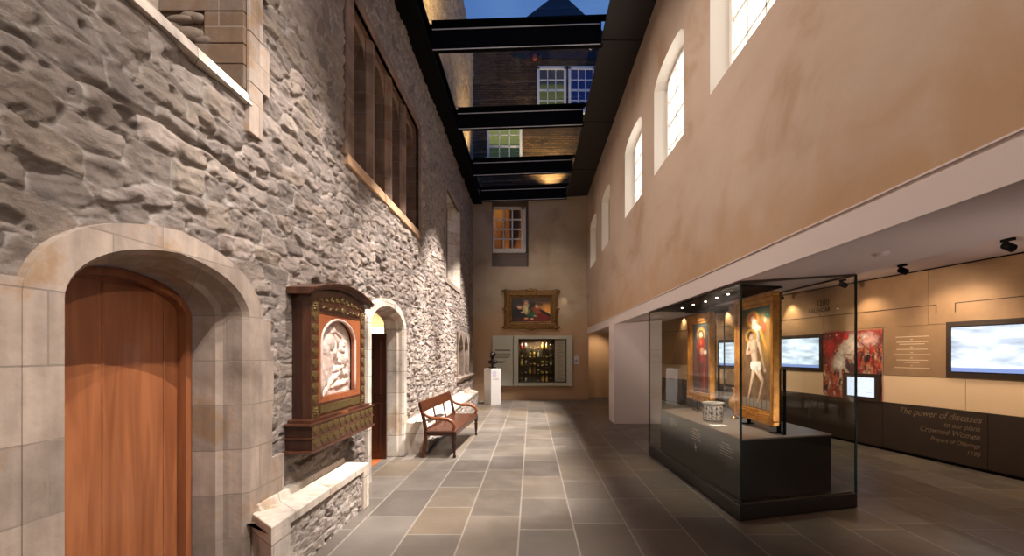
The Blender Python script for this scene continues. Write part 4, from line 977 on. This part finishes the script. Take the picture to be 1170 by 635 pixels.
m = MB(); xc0, xc1 = X_(566), X_(583.5)
m.box(xc0, xc1, YB-t-.004, YB-t, Z_(400.8), Z_(399.4))
for k, (y_, f_) in enumerate(((404.6,1),(406.0,.95),(407.4,1),(408.8,.9),(413.2,.7),(414.6,.55))): m.box(xc0, xc0+(xc1-xc0)*f_, YB-t-.004, YB-t, Z_(y_), Z_(y_-.7))
m.build('panel_text', M['grey_text'], pl)
yn = YB+.34; m = MB()
m.add([(nx0,YB-t,nz0),(nx1,YB-t,nz0),(nx1,YB-t,nz1),(nx0,YB-t,nz1),(nx0,yn,nz0),(nx1,yn,nz0),(nx1,yn,nz1),(nx0,yn,nz1)], [(4,5,6,7),(0,1,5,4),(2,3,7,6),(0,4,7,3),(1,2,6,5)])
m.build('niche_lining', simple('dark_brown_velvet', (78,58,42), .9), pl)
zsh = [nz0+.01+.29*k for k in range(5)]
xr_ = X_(634)
for z in zsh[1:]: MB().box(nx0+.01, xr_-.02, YB+.02, yn-.01, z-.018, z).build('glass_shelf', glass('shelf_glass', (225,232,228)), pl)
MB().box(xr_, nx1-.03, YB-.04, YB-.02, nz0+.04, nz1-.04).build('text_board', simple('pale_pink_board', (190,166,148), .6), pl)
m = MB()
for k in range(26): m.box(xr_+.05, nx1-.08-.05*((k*7) % 3), YB-.044, YB-.04, nz0+.1+k*.052, nz0+.112+k*.052)
m.build('board_text', M['grey_text'], pl)
MB().box(nx0, nx1, YB-t+.02, YB-t+.03, nz0, nz1).build('niche_glass', M['glass'], pl)
# treasures: goblets, bowls, flagons, plates in rows
tm = [mat_gold('gilt_silver', (176,130,60), (230,190,110), .25), simple('polished_silver', (200,190,176), .22, .9), simple('ruby_glass', (150,40,36), .15, 0, .6), simple('brown_agate', (120,72,44), .3)]
def goblet(): return MB().lathe([(.045,0),(.045,.008),(.012,.02),(.010,.07),(.02,.08),(.045,.11),(.05,.16),(.046,.16),(.04,.115),(.0,.1)], 0, 0, 14)
def bowl(): return MB().lathe([(.03,0),(.03,.012),(.05,.03),(.062,.07),(.058,.07),(.045,.03),(0,.02)], 0, 0, 14)
def flagon(): return MB().lathe([(.05,0),(.055,.02),(.06,.08),(.045,.13),(.025,.16),(.03,.2),(.02,.215),(.005,.23)], 0, 0, 14)
def dish(): return MB().lathe([(.03,0),(.03,.01),(.01,.02),(.01,.05),(.062,.06),(.066,.066),(.0,.062)], 0, 0, 14)
prot = {}
kinds = [('goblet', goblet, 'goblet'), ('small_bowl', bowl, 'bowl'), ('flagon', flagon, 'flagon'), ('footed_dish', dish, 'dish')]
rowname = ['bottom', 'second', 'third', 'fourth', 'top']
matn = ['gilt', 'silver', 'ruby red', 'brown agate']; posn = ['at the left end', 'second from the left', 'third from the left', 'fourth from the left', 'fifth from the left', 'sixth from the left', 'seventh from the left', 'at the right end']
for r_ in range(5):
    for i in range(8):
        kk = (r_*3+i*5+(i*i) % 3) % 4; mi = (i+r_*2+(i//3)) % 2 if (i+r_) % 4 else 3
        if r_ == 4 and i == 0: kk, mi = 2, 2
        key = (kk, mi)
        if key not in prot:
            o = kinds[kk][1]().build(kinds[kk][0], tm[mi], org=(0,0,0)); prot[key] = o
        else: o = prot[key].copy(); COL.objects.link(o)
        o.location = (nx0+.11+i*(xr_-nx0-.24)/7, YB+.15+.03*(i % 2), zsh[r_]+.001)
        tag(o, '%s %s on the %s shelf of the wall niche, %s' % (matn[mi], kinds[kk][2], rowname[r_], posn[i]), kinds[kk][2], 'small treasures in the wall niche')
sp = empty('wall_plate', (X_(657), YB, Z_(416)), 'small square pale plate on the end wall right of the display panel', 'wall plate')
MB().box(X_(654.8)+.03, X_(660)+.03, YB-.015, YB, Z_(416), Z_(406.5)).build('plate', simple('pale_grey_plate', (190,186,184), .5), sp, bevel=.004)
MB().ell((X_(657.5)+.03, YB-.016, Z_(412)), (.045,.012,.045)).build('dial', simple('grey_dial', (150,146,146), .5), sp)

# ------------------------------------------------------------------ gallery wall (angled)
TX = Vector((.158, -.98744, 0)); NIn = Vector((.98744, .158, 0))   # along (to the right), into the wall
W0 = Vector((6.19, 6.07, 0)); RZ = math.atan2(TX.y, TX.x)
def wY(px): return 7.161/((px-VX)/F+.16)
def S(px): return (6.07-wY(px))/.98744      # distance along the wall from W0 (negative = further away)
def wl(s, z=0, d=0): return W0+TX*s-NIn*d+Vector((0,0,z))
def wthing(name, px, z, label, cat, d=0):
    o = empty(name, wl(S(px), z, d), label, cat, rz=RZ, local=True); return o
# local coords in such a thing: x along to the right, -y toward the room, z up
wg = empty('wall_gallery', tuple(wl(0)), None, None, rz=RZ, local=True); struct(wg)
smin, smax = -12.2, 9.3
MB().box(smin, smax, 0.02, .2, 0, 3.0).build('wall_core', M['dark_clad'], wg)
def lb(name, mat, s0, s1, z0, z1, d0=0, d1=.02, par=wg, bev=0.003): return MB().box(s0, s1, -d1, -d0+.02, z0, z1).build(name, mat, par, bevel=bev)
lb('skirting', M['black'], smin, smax, 0, .045, 0, .0)
edges = [smin, S(800), S(860), S(942)-1.9 if False else S(925), S(1010), S(1130), 1.4, 3.2, 5, 9]
for a, b in zip(edges[:-1], edges[1:]): lb('dark_lower_panel', M['dark_clad'], a+.003, b-.003, .045, .80)
e2 = [smin, S(830), S(890), S(1008), S(1104), .9, 2.6, 9]
for a, b in zip(e2[:-1], e2[1:]): lb('cream_band', M['cream_clad'], a+.003, b-.003, .804, 1.247, 0, .012)
e3 = [smin, S(770), S(850), S(900), S(1010), S(1084), 2.4, 9]
for a, b in zip(e3[:-1], e3[1:]): lb('bronze_panel', M['bronze_panel'], a+.003, b-.003, 1.251, 2.03)
e4 = [smin, S(820), S(942), S(1062), 1.6, 9]
for a, b in zip(e4[:-1], e4[1:]):
    lb('upper_bronze_panel', M['bronze_panel'], a+.003, b-.003, 2.034, 2.86)
m = MB()
for a, b, hk in ((smin, S(1071), 1), (S(1093), 9, 0)):
    m.box(a, b, -.024, -.018, 2.315, 2.327)
    e = b if hk else a; m.box(e-.006, e+.006, -.024, -.018, 2.19, 2.327)
m.box(S(938)-.006, S(938)+.006, -.024, -.018, 2.315, 2.40)
m.build('incised_groove', M['frame_brown'], wg)
MB().box(smin, smax, -.03, .02, 2.86, 2.875).build('shadow_gap', M['black'], wg)
def text(body, size, mat, parent, x, z, y=-.0235, align='CENTER', italic=0, ext=.0015, sp_=1):
    cu = bpy.data.curves.new('t', 'FONT'); cu.body = body; cu.size = size; cu.align_x = align; cu.extrude = ext; cu.shear = italic; cu.space_character = sp_
    o = bpy.data.objects.new('t', cu); COL.objects.link(o); dg = bpy.context.evaluated_depsgraph_get(); me = bpy.data.meshes.new_from_object(o.evaluated_get(dg)); bpy.data.objects.remove(o)
    me.transform(Matrix.Rotation(math.pi/2, 4, 'X')); me.materials.clear(); me.materials.append(mat)
    n = bpy.data.objects.new('lettering', me); COL.objects.link(n); n.parent = parent; n.location = (x, y, z); return n
text('1200', .17, M['dark_text'], wg, S(941), 2.53); text('CALENDAR', .11, M['dark_text'], wg, S(937), 2.41)
for i, (tx, sz, px_) in enumerate((('The power of diseases', .135, 1123), ('to our plans', .10, 1121), ('Crowned Women', .115, 1121), ('Prayers of Offerings', .085, 1121), ('1190', .09, 1121))):
    text(tx, sz, M['dim_text'], wg, S(px_), .655-i*.115, align='RIGHT', italic=.35)
m = MB(); sc0 = S(1043)
for k, (y_, w_, h_) in enumerate(((381.5,.06,1),(384.5,.86,1),(387.6,.06,1),(390.5,.82,1),(393,.66,1),(396.4,.06,1),(399,.82,1),(402.6,.06,1),(405,.94,1),(408.8,.06,1),(411.3,.82,1),(414,.38,1),(417.6,.04,1),(420.2,.92,1))):
    z = CH-(y_-VY)*wY(1043)/F; w2_ = w_*(S(1066)-S(1022))/2/.86*.86
    m.box(sc0-w2_, sc0+w2_, -.022, -.02, z-.006, z+.006)
m.build('text_lines', simple('pale_bronze_text', (214,188,158), .6), wg)

# screens
def screen(px, w, h, z0, b, label, seed, tx=False, lip=.05):
    o = wthing('wall_screen', px, z0, label, 'screen')
    MB().box(0, w, -.05, -.021, 0, h).build('bezel', M['frame_brown'], o, bevel=.004)
    MB().box(b*.8, w-b*.8, -.054, -.05, b*.8, h-b*.8).build('screen_edge', M['screen_edge'], o)
    paint('display', w-2*b, h-2*b, 90, p_text if tx else p_screen(seed), M['screen'], o, axis='y-', loc=(w/2, -.056, b))
    return o
screen(1084, 1.5, .79, 1.265, .085, 'large wall screen showing pale map, nearest one at the right edge', 1)
s2 = S(942)-1.5
def pxof(s): return None
o = screen(942, 1.5, .735, 1.25, .075, 'large wall screen just left of the red mural', 5); o.location = wl(S(942)-1.5, 1.25)
o = screen(900, 1.5, .76, 1.21, .085, 'far wall screen behind the glass case, left of the nearer altarpiece', 9); o.location = wl(S(822), 1.21)
mu = wthing('red_mural', 942, .80, 'red and white photographic mural of a crowd above the small screen', 'mural')
mw = S(1010)-S(942); MB().box(0, mw, -.032, -.0205, 0, 1.21).build('mural_board', M['white_box'], mu)
paint('mural_print', mw, 1.21, 170, p_crowd, M['print'], mu, axis='y-', loc=(mw/2, -.0335, 0))
o = wthing('small_wall_screen', 967, .79, 'small text screen set over the lower corner of the red mural', 'screen')
w_ = S(1009)-S(967); MB().box(0, w_, -.07, -.036, 0, .47).build('bezel', M['frame_brown'], o, bevel=.004)
paint('display', w_-.2, .33, 90, p_text, M['screen'], o, axis='y-', loc=(w_/2, -.072, .07))

# ceiling fittings
def track_spot(x, y, z, label):
    o = empty('ceiling_spotlight', (x, y, z), label, 'spotlight', 'black wall washing spotlights on the gallery ceiling', local=True)
    MB().box(-.02,.02,-.07,.07,-.03,0).build('mount', M['black'], o)
    MB().tube([(-.04,0,-.07),(.06,0,-.11)], .045, 14).build('lamp_head', M['black'], o)
    return o
spots = [(5.35,4.2,'nearest of the row, right edge'),(5.28,5.35,'above the big nearest screen'),(5.30,6.9,'second before the big screen'),(5.35,8.3,'above the red mural'),(5.25,10.2,'above the middle screen'),(4.95,12.6,'above the far screen'),(4.6,15.0,'farthest of the row')]
for x, y, l in spots: track_spot(x, y, 2.875, 'black ceiling spotlight in the gallery, '+l)
o = empty('smoke_detector', (2.62, 3.62, soff(2.62)), 'small round white ceiling detector on the gallery soffit', 'detector', local=True)
MB().lathe([(.035,-.028),(.05,-.02),(.055,-.006),(.055,.008)], 0, 0, 20).build('detector_body', M['ceil'], o)

# ------------------------------------------------------------------ glass display case
B = Vector((1.99,4.60)); Cc = Vector((3.39,5.02)); A = Vector((1.89,7.80)); D = Vector((3.29,8.22))
gc = empty('glass_display_case', ((B.x+D.x)/2, (B.y+D.y)/2, 0), 'floor to ceiling glass case on a black base with two altarpieces inside', 'display case')
def quadbox(P, z0, z1): return MB().hexa([(p[0],p[1],z0) for p in P], [(p[0],p[1],z1) for p in P])
def inset(P, d):
    c = sum((Vector(p) for p in P), Vector((0,0)))/4; out = []
    n = 4
    for i in range(4):
        p = Vector(P[i]); a = (Vector(P[i-1])-p).normalized(); b = (Vector(P[(i+1)%4])-p).normalized(); out.append(p+(a+b)*d)
    return out
base = [B, Cc, D, A]
quadbox(base, 0.004, .15).build('base_slab', M['blackgloss'], gc, bevel=.006)
quadbox(inset(base, .03), .15, .162).build('base_deck', simple('dark_olive_deck', (58,50,38), .4), gc)
P1 = [Vector((2.06,4.72)), Vector((3.13,5.04)), Vector((3.01,7.62)), Vector((1.95,7.28))]
quadbox(P1, .163, .75).build('inner_plinth', M['blackgloss'], gc, bevel=.004)
quadbox(inset(P1, -.006), .75, .765).build('plinth_top', simple('grey_brown_top', (118,104,92), .35, 0, .5), gc, bevel=.003)
def pane(p, q_, z0=.15):
    d = (q_-p); nn = Vector((-d.y, d.x)).normalized()*.006
    m = MB(); zt = lambda v: soff(v.x)-.012
    vs = [(p.x+nn.x,p.y+nn.y,z0),(q_.x+nn.x,q_.y+nn.y,z0),(q_.x-nn.x,q_.y-nn.y,z0),(p.x-nn.x,p.y-nn.y,z0)]
    ts = [(p.x+nn.x,p.y+nn.y,zt(p)),(q_.x+nn.x,q_.y+nn.y,zt(q_)),(q_.x-nn.x,q_.y-nn.y,zt(q_)),(p.x-nn.x,p.y-nn.y,zt(p))]
    # one sheet is enough optically; a solid pane for its edges
    m.add([vs[0],vs[1],ts[1],ts[0]], [(0,1,2,3)]); return m
i_ = inset(base, .012)
for p, q_ in ((i_[0],i_[1]),(i_[1],i_[2]),(i_[2],i_[3]),(i_[3],i_[0])): pane(p, q_).build('glass_pane', M['glass'], gc)
for p in i_: MB().box(p.x-.009, p.x+.009, p.y-.009, p.y+.009, .15, soff(p.x)-.012).build('glass_edge', M['glassedge'], gc)
m = MB()
for p, q_ in ((i_[0],i_[1]),(i_[1],i_[2]),(i_[2],i_[3]),(i_[3],i_[0])):
    m.tube([(p.x,p.y,soff(p.x)-.012),(q_.x,q_.y,soff(q_.x)-.012)], .011, 4, False)
m.build('top_channel', simple('bronze_channel', (96,80,64), .3, .6), gc)
MB().hexa([(2.03,4.75,2.262),(2.52,4.85,2.262),(2.52,7.7,2.262),(1.96,7.6,2.262)], [(2.03,4.75,2.28),(2.52,4.85,2.28),(2.52,7.7,2.28),(1.96,7.6,2.28)]).build('lighting_tray', M['black'], gc)
m = MB(); m.box(2.52, 3.05, 7.45, 7.9, 2.26, 2.34); m.build('tray_end_box', M['black'], gc)
cs = [(2.18,5.35),(2.19,5.7),(2.20,6.1),(2.18,6.5),(2.17,6.95)]
for x, y in cs: MB().lathe([(.010,2.252),(.013,2.255),(.013,2.262)], x, y, 12).build('case_light', M['relight'], gc)
M['cap'] = simple('pale_caption_lettering', (168,158,146), .6)
# graphics on the plinth front (left side)
sd = (Vector((1.95,7.28,0))-Vector((2.06,4.72,0))).normalized(); nrm = Vector((-1,-.043,0))
def plaque(name, t, w, z0, z1, mat):
    c = Vector((2.06,4.72,0))+sd*t; m = MB(); a = c-sd*(w/2)+nrm*.002; b = c+sd*(w/2)+nrm*.002; a2 = a+nrm*.0015; b2 = b+nrm*.0015
    m.hexa([(a.x,a.y,z0),(a2.x,a2.y,z0),(b2.x,b2.y,z0),(b.x,b.y,z0)], [(a.x,a.y,z1),(a2.x,a2.y,z1),(b2.x,b2.y,z1),(b.x,b.y,z1)]); return m.build(name, mat, gc)
for t, z, k in ((.36,.66,4),(1.18,.68,4),(2.02,.70,3)):
    plaque('caption_heading', t, .18, z-.014, z, M['cap'])
    for j in range(k): plaque('caption_lines', t-.02*(j % 2), .30-.03*(j % 3), z-.045-.028*j, z-.036-.028*j, M['cap'])
c = Vector((2.06,4.72,0))+sd*1.18
m = MB()
for dz, dy, w_, h_ in ((0,0,.05,.035),(.035,.018,.02,.03),(-.035,-.012,.02,.03),(.01,-.03,.025,.02),(-.008,.03,.025,.02)):
    a = c+sd*dy+nrm*.004; m.add([(a.x,a.y-w_/2,.46+dz),(a.x,a.y,.46+dz-h_/1.2),(a.x,a.y+w_/2,.46+dz),(a.x,a.y,.46+dz+h_/1.2)], [(0,1,2,3)])
m.build('crest_mark', M['white_text'], gc)

# altarpieces
def altarpiece(loc, w, h, zb, func, label, legs, fwid=.13, th=.07):
    o = empty('altarpiece', loc, label, 'altarpiece', local=True)
    # local: faces -x ; y from 0 (near) to w (far)
    m = MB()
    for a, b, t in ((0,.045,th),(.045,.10,th*.75),(.10,fwid,th*.5)):
        m.box(-t,0,a,w-a,zb+a,zb+b); m.box(-t,0,a,w-a,zb+h-b,zb+h-a); m.box(-t,0,a,b,zb+b,zb+h-b); m.box(-t,0,w-b,w-a,zb+b,zb+h-b)
    m.build('gilt_frame', M['gold'], o, bevel=.006)
    MB().box(-.02,.03,.02,w-.02,zb+.02,zb+h-.02).build('back_board', M['gold2'], o)
    paint('painted_panel', w-2*fwid+.01, h-2*fwid+.01, 130, func, M['oil'], o, axis='x-', loc=(-.022, w/2, zb+fwid-.005))
    MB().box(.03,.06,-.016,-.002,.0,zb+h*.42).build('side_bracket', M['black'], o)
    for y in legs:
        MB().box(.03,.06,y-.02,y+.02,.0,h*.55+zb).build('stand_post', M['black'], o)
        MB().box(-.05,.06,y-.02,y+.02,zb-.015,zb+.0).build('stand_lip', M['black'], o)
        MB().box(-.04,.10,y-.03,y+.03,0,.008).build('stand_foot', M['black'], o)
    return o
altarpiece((2.56, 4.98, .766), .95, 1.40, .085, p_figure, 'tall gilt framed altarpiece of a standing bare figure, nearer of the two', (.10, .80))
altarpiece((2.46, 6.47, .766), .95, 1.24, .155, p_saint, 'gilt framed altarpiece of a haloed figure in red, farther of the two', (.25, .78))
# drug jar
def p_jar(U, V):
    C_ = bg(U,V,(206,200,188)); a = U*2*np.pi; s1 = np.sin(a*6)*np.sin(V*11+1.6*np.cos(a*6)); s2 = np.sin(a*12+V*22)*np.cos(V*24-a*6)
    k = ((np.abs(s1) < .16)|(s2 > .62))&(V > .12)&(V < .78); C_ = np.where(k[...,None], np.array((78,80,100.)), C_)
    k = (np.abs(V-.07) < .02)|(np.abs(V-.87) < .02); return np.where(k[...,None], np.array((60,56,76.)), C_)
jr = empty('ceramic_jar', (2.25, 5.98, .766), 'white ceramic jar with dark blue leaf pattern on the case plinth', 'jar', local=True)
prof = [(.105,0),(.115,.01),(.118,.03),(.120,.10),(.120,.17),(.112,.19),(.108,.20),(.118,.215),(.128,.222),(.128,.235),(.115,.238),(.105,.23)]
nu, nv = 160, 60; zz = np.linspace(0, 1, nv); ar = np.array(prof); tt = np.linspace(0,1,len(prof))
R_ = np.interp(zz, tt, ar[:,0]); Zz = np.interp(zz, tt, ar[:,1]); U, V = np.meshgrid(np.linspace(0,1,nu), Zz/.238, indexing='ij')
an = U*2*np.pi; Rr = np.tile(R_, (nu,1)); P = np.stack([Rr*np.cos(an), Rr*np.sin(an), np.tile(Zz,(nu,1))], -1)
c_ = p_jar(U, V)/255.; c_ = np.where(c_ <= .04045, c_/12.92, ((c_+.055)/1.055)**2.4)
me = bpy.data.meshes.new('jar_body'); I = np.arange(nu*nv).reshape(nu,nv); q = np.stack([I[:-1,:-1], I[1:,:-1], I[1:,1:], I[:-1,1:]], -1).reshape(-1,4)
me.from_pydata(P.reshape(-1,3).tolist(), [], q.tolist()); ca_ = me.color_attributes.new('Col','FLOAT_COLOR','POINT'); ca_.data.foreach_set('color', np.concatenate([c_, np.ones((nu,nv,1))], -1).reshape(-1).astype(np.float32))
me.polygons.foreach_set('use_smooth', [True]*len(me.polygons)); me.materials.append(paintmat('glazed_ceramic', .2, 0, .4)); jo = bpy.data.objects.new('jar_body', me); COL.objects.link(jo); jo.parent = jr
MB().lathe([(.104,.005),(.106,.2)], 0, 0, 24).build('jar_inside', simple('dark_jar_inside', (60,48,40), .7), jr)
cd = MB().box(2.10, 2.26, 5.55, 5.69, .766, .770).build('caption_card', M['card']); tag(cd, 'small white caption card lying in front of the ceramic jar', 'card')
# glass ewer
ew = empty('glass_ewer', (2.62, 6.22, .766), 'small amber glass ewer standing between the jar and the nearer altarpiece', 'ewer', local=True)
MB().lathe([(.05,0),(.05,.01),(.018,.03),(.014,.07),(.03,.10),(.075,.15),(.082,.2),(.06,.26),(.03,.30),(.024,.36),(.032,.40),(.03,.40)], 0, 0, 20).build('ewer_body', simple('amber_glass', (170,120,70), .1, .3, .6), ew)
MB().tube([(.03,0,.37),(.09,0,.36),(.10,0,.28),(.075,0,.22)], .008, 8).build('handle', M['gold'], ew)

# ------------------------------------------------------------------ lights
def spot(loc, tgt, power, col, ang, blend=.5, r=.03):
    l = bpy.data.lights.new('spot_lamp', 'SPOT'); l.energy = power; l.color = col; l.spot_size = math.radians(ang); l.spot_blend = blend; l.shadow_soft_size = r
    o = bpy.data.objects.new('spot_lamp', l); COL.objects.link(o); o.location = loc; o.rotation_euler = (Vector(tgt)-Vector(loc)).to_track_quat('-Z','Y').to_euler(); return o
def area(loc, tgt, power, col, sx, sy):
    l = bpy.data.lights.new('area_lamp', 'AREA'); l.energy = power; l.color = col; l.shape = 'RECTANGLE'; l.size = sx; l.size_y = sy
    o = bpy.data.objects.new('area_lamp', l); COL.objects.link(o); o.location = loc; o.rotation_euler = (Vector(tgt)-Vector(loc)).to_track_quat('-Z','Y').to_euler(); return o
WARM = (1, .925, .865); PINK = (1, .885, .80)
# lamps hidden above the right duct wash the stone wall and left half of the floor
for y, p, tz, an in ((-.6, 1300, 3.6, 88), (1.2, 1050, 3.6, 66)):
    spot((1.247, y, 7.44), (-2.0, y+.7, tz), p, WARM, an, .5, .02)
for y, p in ((4.0, 2300), (6.95, 4300), (9.9, 5500), (12.85, 4800)):
    spot((1.247, y, 7.44), (-1.45, y+.5, 0), p, WARM, 52, .4, .02)
spot((1.90, -.5, 3.9), (-2.02, 2.4, 2.9), 330, WARM, 80, .9, .06)
# lamps above the left duct wash the plaster wall
for y, p in ((1.0, 380), (4.2, 520), (7.2, 400), (10.0, 200), (13.0, 120)):
    spot((-1.985, y, 7.24), (1.95, y+.2, 3.2), p, PINK, 84, .7, .02)
spot((-1.5, -1.2, .5), (2.8, 5.5, 2.8), 36, (1,.88,.84), 90, .9, .2)  # unseen low lamp, added to lift the soffit
spot((0, 2.75, 6.62), (0, 14, 7.15), 60, (1,.95,.9), 40, .6, .05)  # added lamp that brings out the pale lines on the beams
spot((4.6, 1.2, .3), (3.2, 4.6, 2.45), 150, (1,.86,.82), 100, .9, .15)  # added uplight out of view, brightens the gallery soffit
spot((2.5, 9.4, 2.30), (2.4, 11.05, 1.2), 22, (1,.88,.82), 110, .8, .05)  # small lamp added to brighten the pillar
spot((.5, 12.0, 6.75), (.3, 16.8, 3.2), 350, PINK, 52, 1.0)
spot((1.16, 16.62, 3.78), (1.06, 16.8, 2.9), 8, (1,.82,.55), 60, .9, .04)
spot((1.0, 13.6, 6.9), (-1.1, 15.3, .9), 240, (1,.93,.86), 14, .5)
# gallery wall washers
for i, (x, y, l) in enumerate(spots):
    w_ = wl((6.07-y)/.98744, 1.9)
    spot((x+.07, y, 2.73), (w_.x, w_.y-.1, 1.3), 60, (1,.78,.52), 110, .8, .03)
for y in (2.5, 5.0, 7.6, 10.4, 13.4): spot((3.55, y, 2.56), (W0.x-.16*(y-6.07), y+.3, 1.75), 150, (1,.79,.57), 84, .9, .05)  # hidden extra lamps, added to even out the light on the gallery wall
# display case
spot((2.18,5.2,2.23), (2.54,5.45,1.2), 62, (1,.88,.72), 100, .7, .02)
spot((2.19,5.8,2.23), (2.4,5.9,.76), 70, (1,.9,.78), 80, .7, .02)
spot((2.17,6.8,2.23), (2.44,6.95,1.3), 75, (1,.86,.7), 100, .7, .02)
# lobby and back room
l = spot((-3.0,8.5,2.2), (-3.0,8.95,2.6), 14, (1,.82,.58), 150, .5, .1)
spot((2.5,17.3,2.25), (2.3,18.1,1.4), 40, (1,.80,.58), 110, .8, .05)
spot((.3, YB+.02, nz1-.03), (.3, YB+.25, 1.2), 34, (1,.85,.65), 150, .8, .03)  # lamp added to brighten the contents of the end wall niche
spot((-.1, YB+.02, nz1-.03), (-.1, YB+.25, 1.0), 26, (1,.85,.65), 150, .8, .03)  # second added niche lamp
# outdoors
spot((.75,16.95,7.6), (.65,17.35,8.4), 700, (1,.72,.32), 120, .9, .05)
spot((-.6,15.5,7.7), (-2.05,14.0,10.0), 900, (1,.62,.22), 120, .8, .05)
spot((-.4,9.0,7.8), (-2.05,9.5,10.0), 900, (1,.62,.22), 120, .8, .05)

spot((.6,14.9,7.9), (.3,17.35,9.6), 420, (1,.72,.36), 80, .9, .05)  # broad lamp added to brighten the brick facade
# ------------------------------------------------------------------ world, camera
w = bpy.data.worlds.new('dusk'); sc.world = w; w.use_nodes = True; nt = w.node_tree; bgn = nt.nodes['Background']
tc = nt.nodes.new('ShaderNodeTexCoord'); sp_ = nt.nodes.new('ShaderNodeSeparateXYZ'); nt.links.new(tc.outputs['Generated'], sp_.inputs[0])
nn = nd(nt, 'ShaderNodeTexNoise', Scale=3.0, Detail=4.0); nt.links.new(tc.outputs['Generated'], nn.inputs['Vector'])
cr = ramp(nt, nn.outputs[0], [(.35, (70,112,190)), (.65, (108,148,214))]); nt.links.new(cr, bgn.inputs[0]); bgn.inputs[1].default_value = 1.2
cam = bpy.data.cameras.new('camera'); co = bpy.data.objects.new('camera', cam); COL.objects.link(co); co.location = (0, 0, CH); co.rotation_euler = (math.pi/2, 0, 0)
cam.sensor_width = 36; cam.lens = F/1170*36; cam.shift_x = (585-VX)/1170; cam.shift_y = (VY-317.5)/1170; cam.clip_start = .05
sc.camera = co
vs_ = sc.view_settings; vs_.view_transform = 'Standard'; vs_.look = 'None'; vs_.exposure = 0.0; vs_.gamma = 1; vs_.use_curve_mapping = False
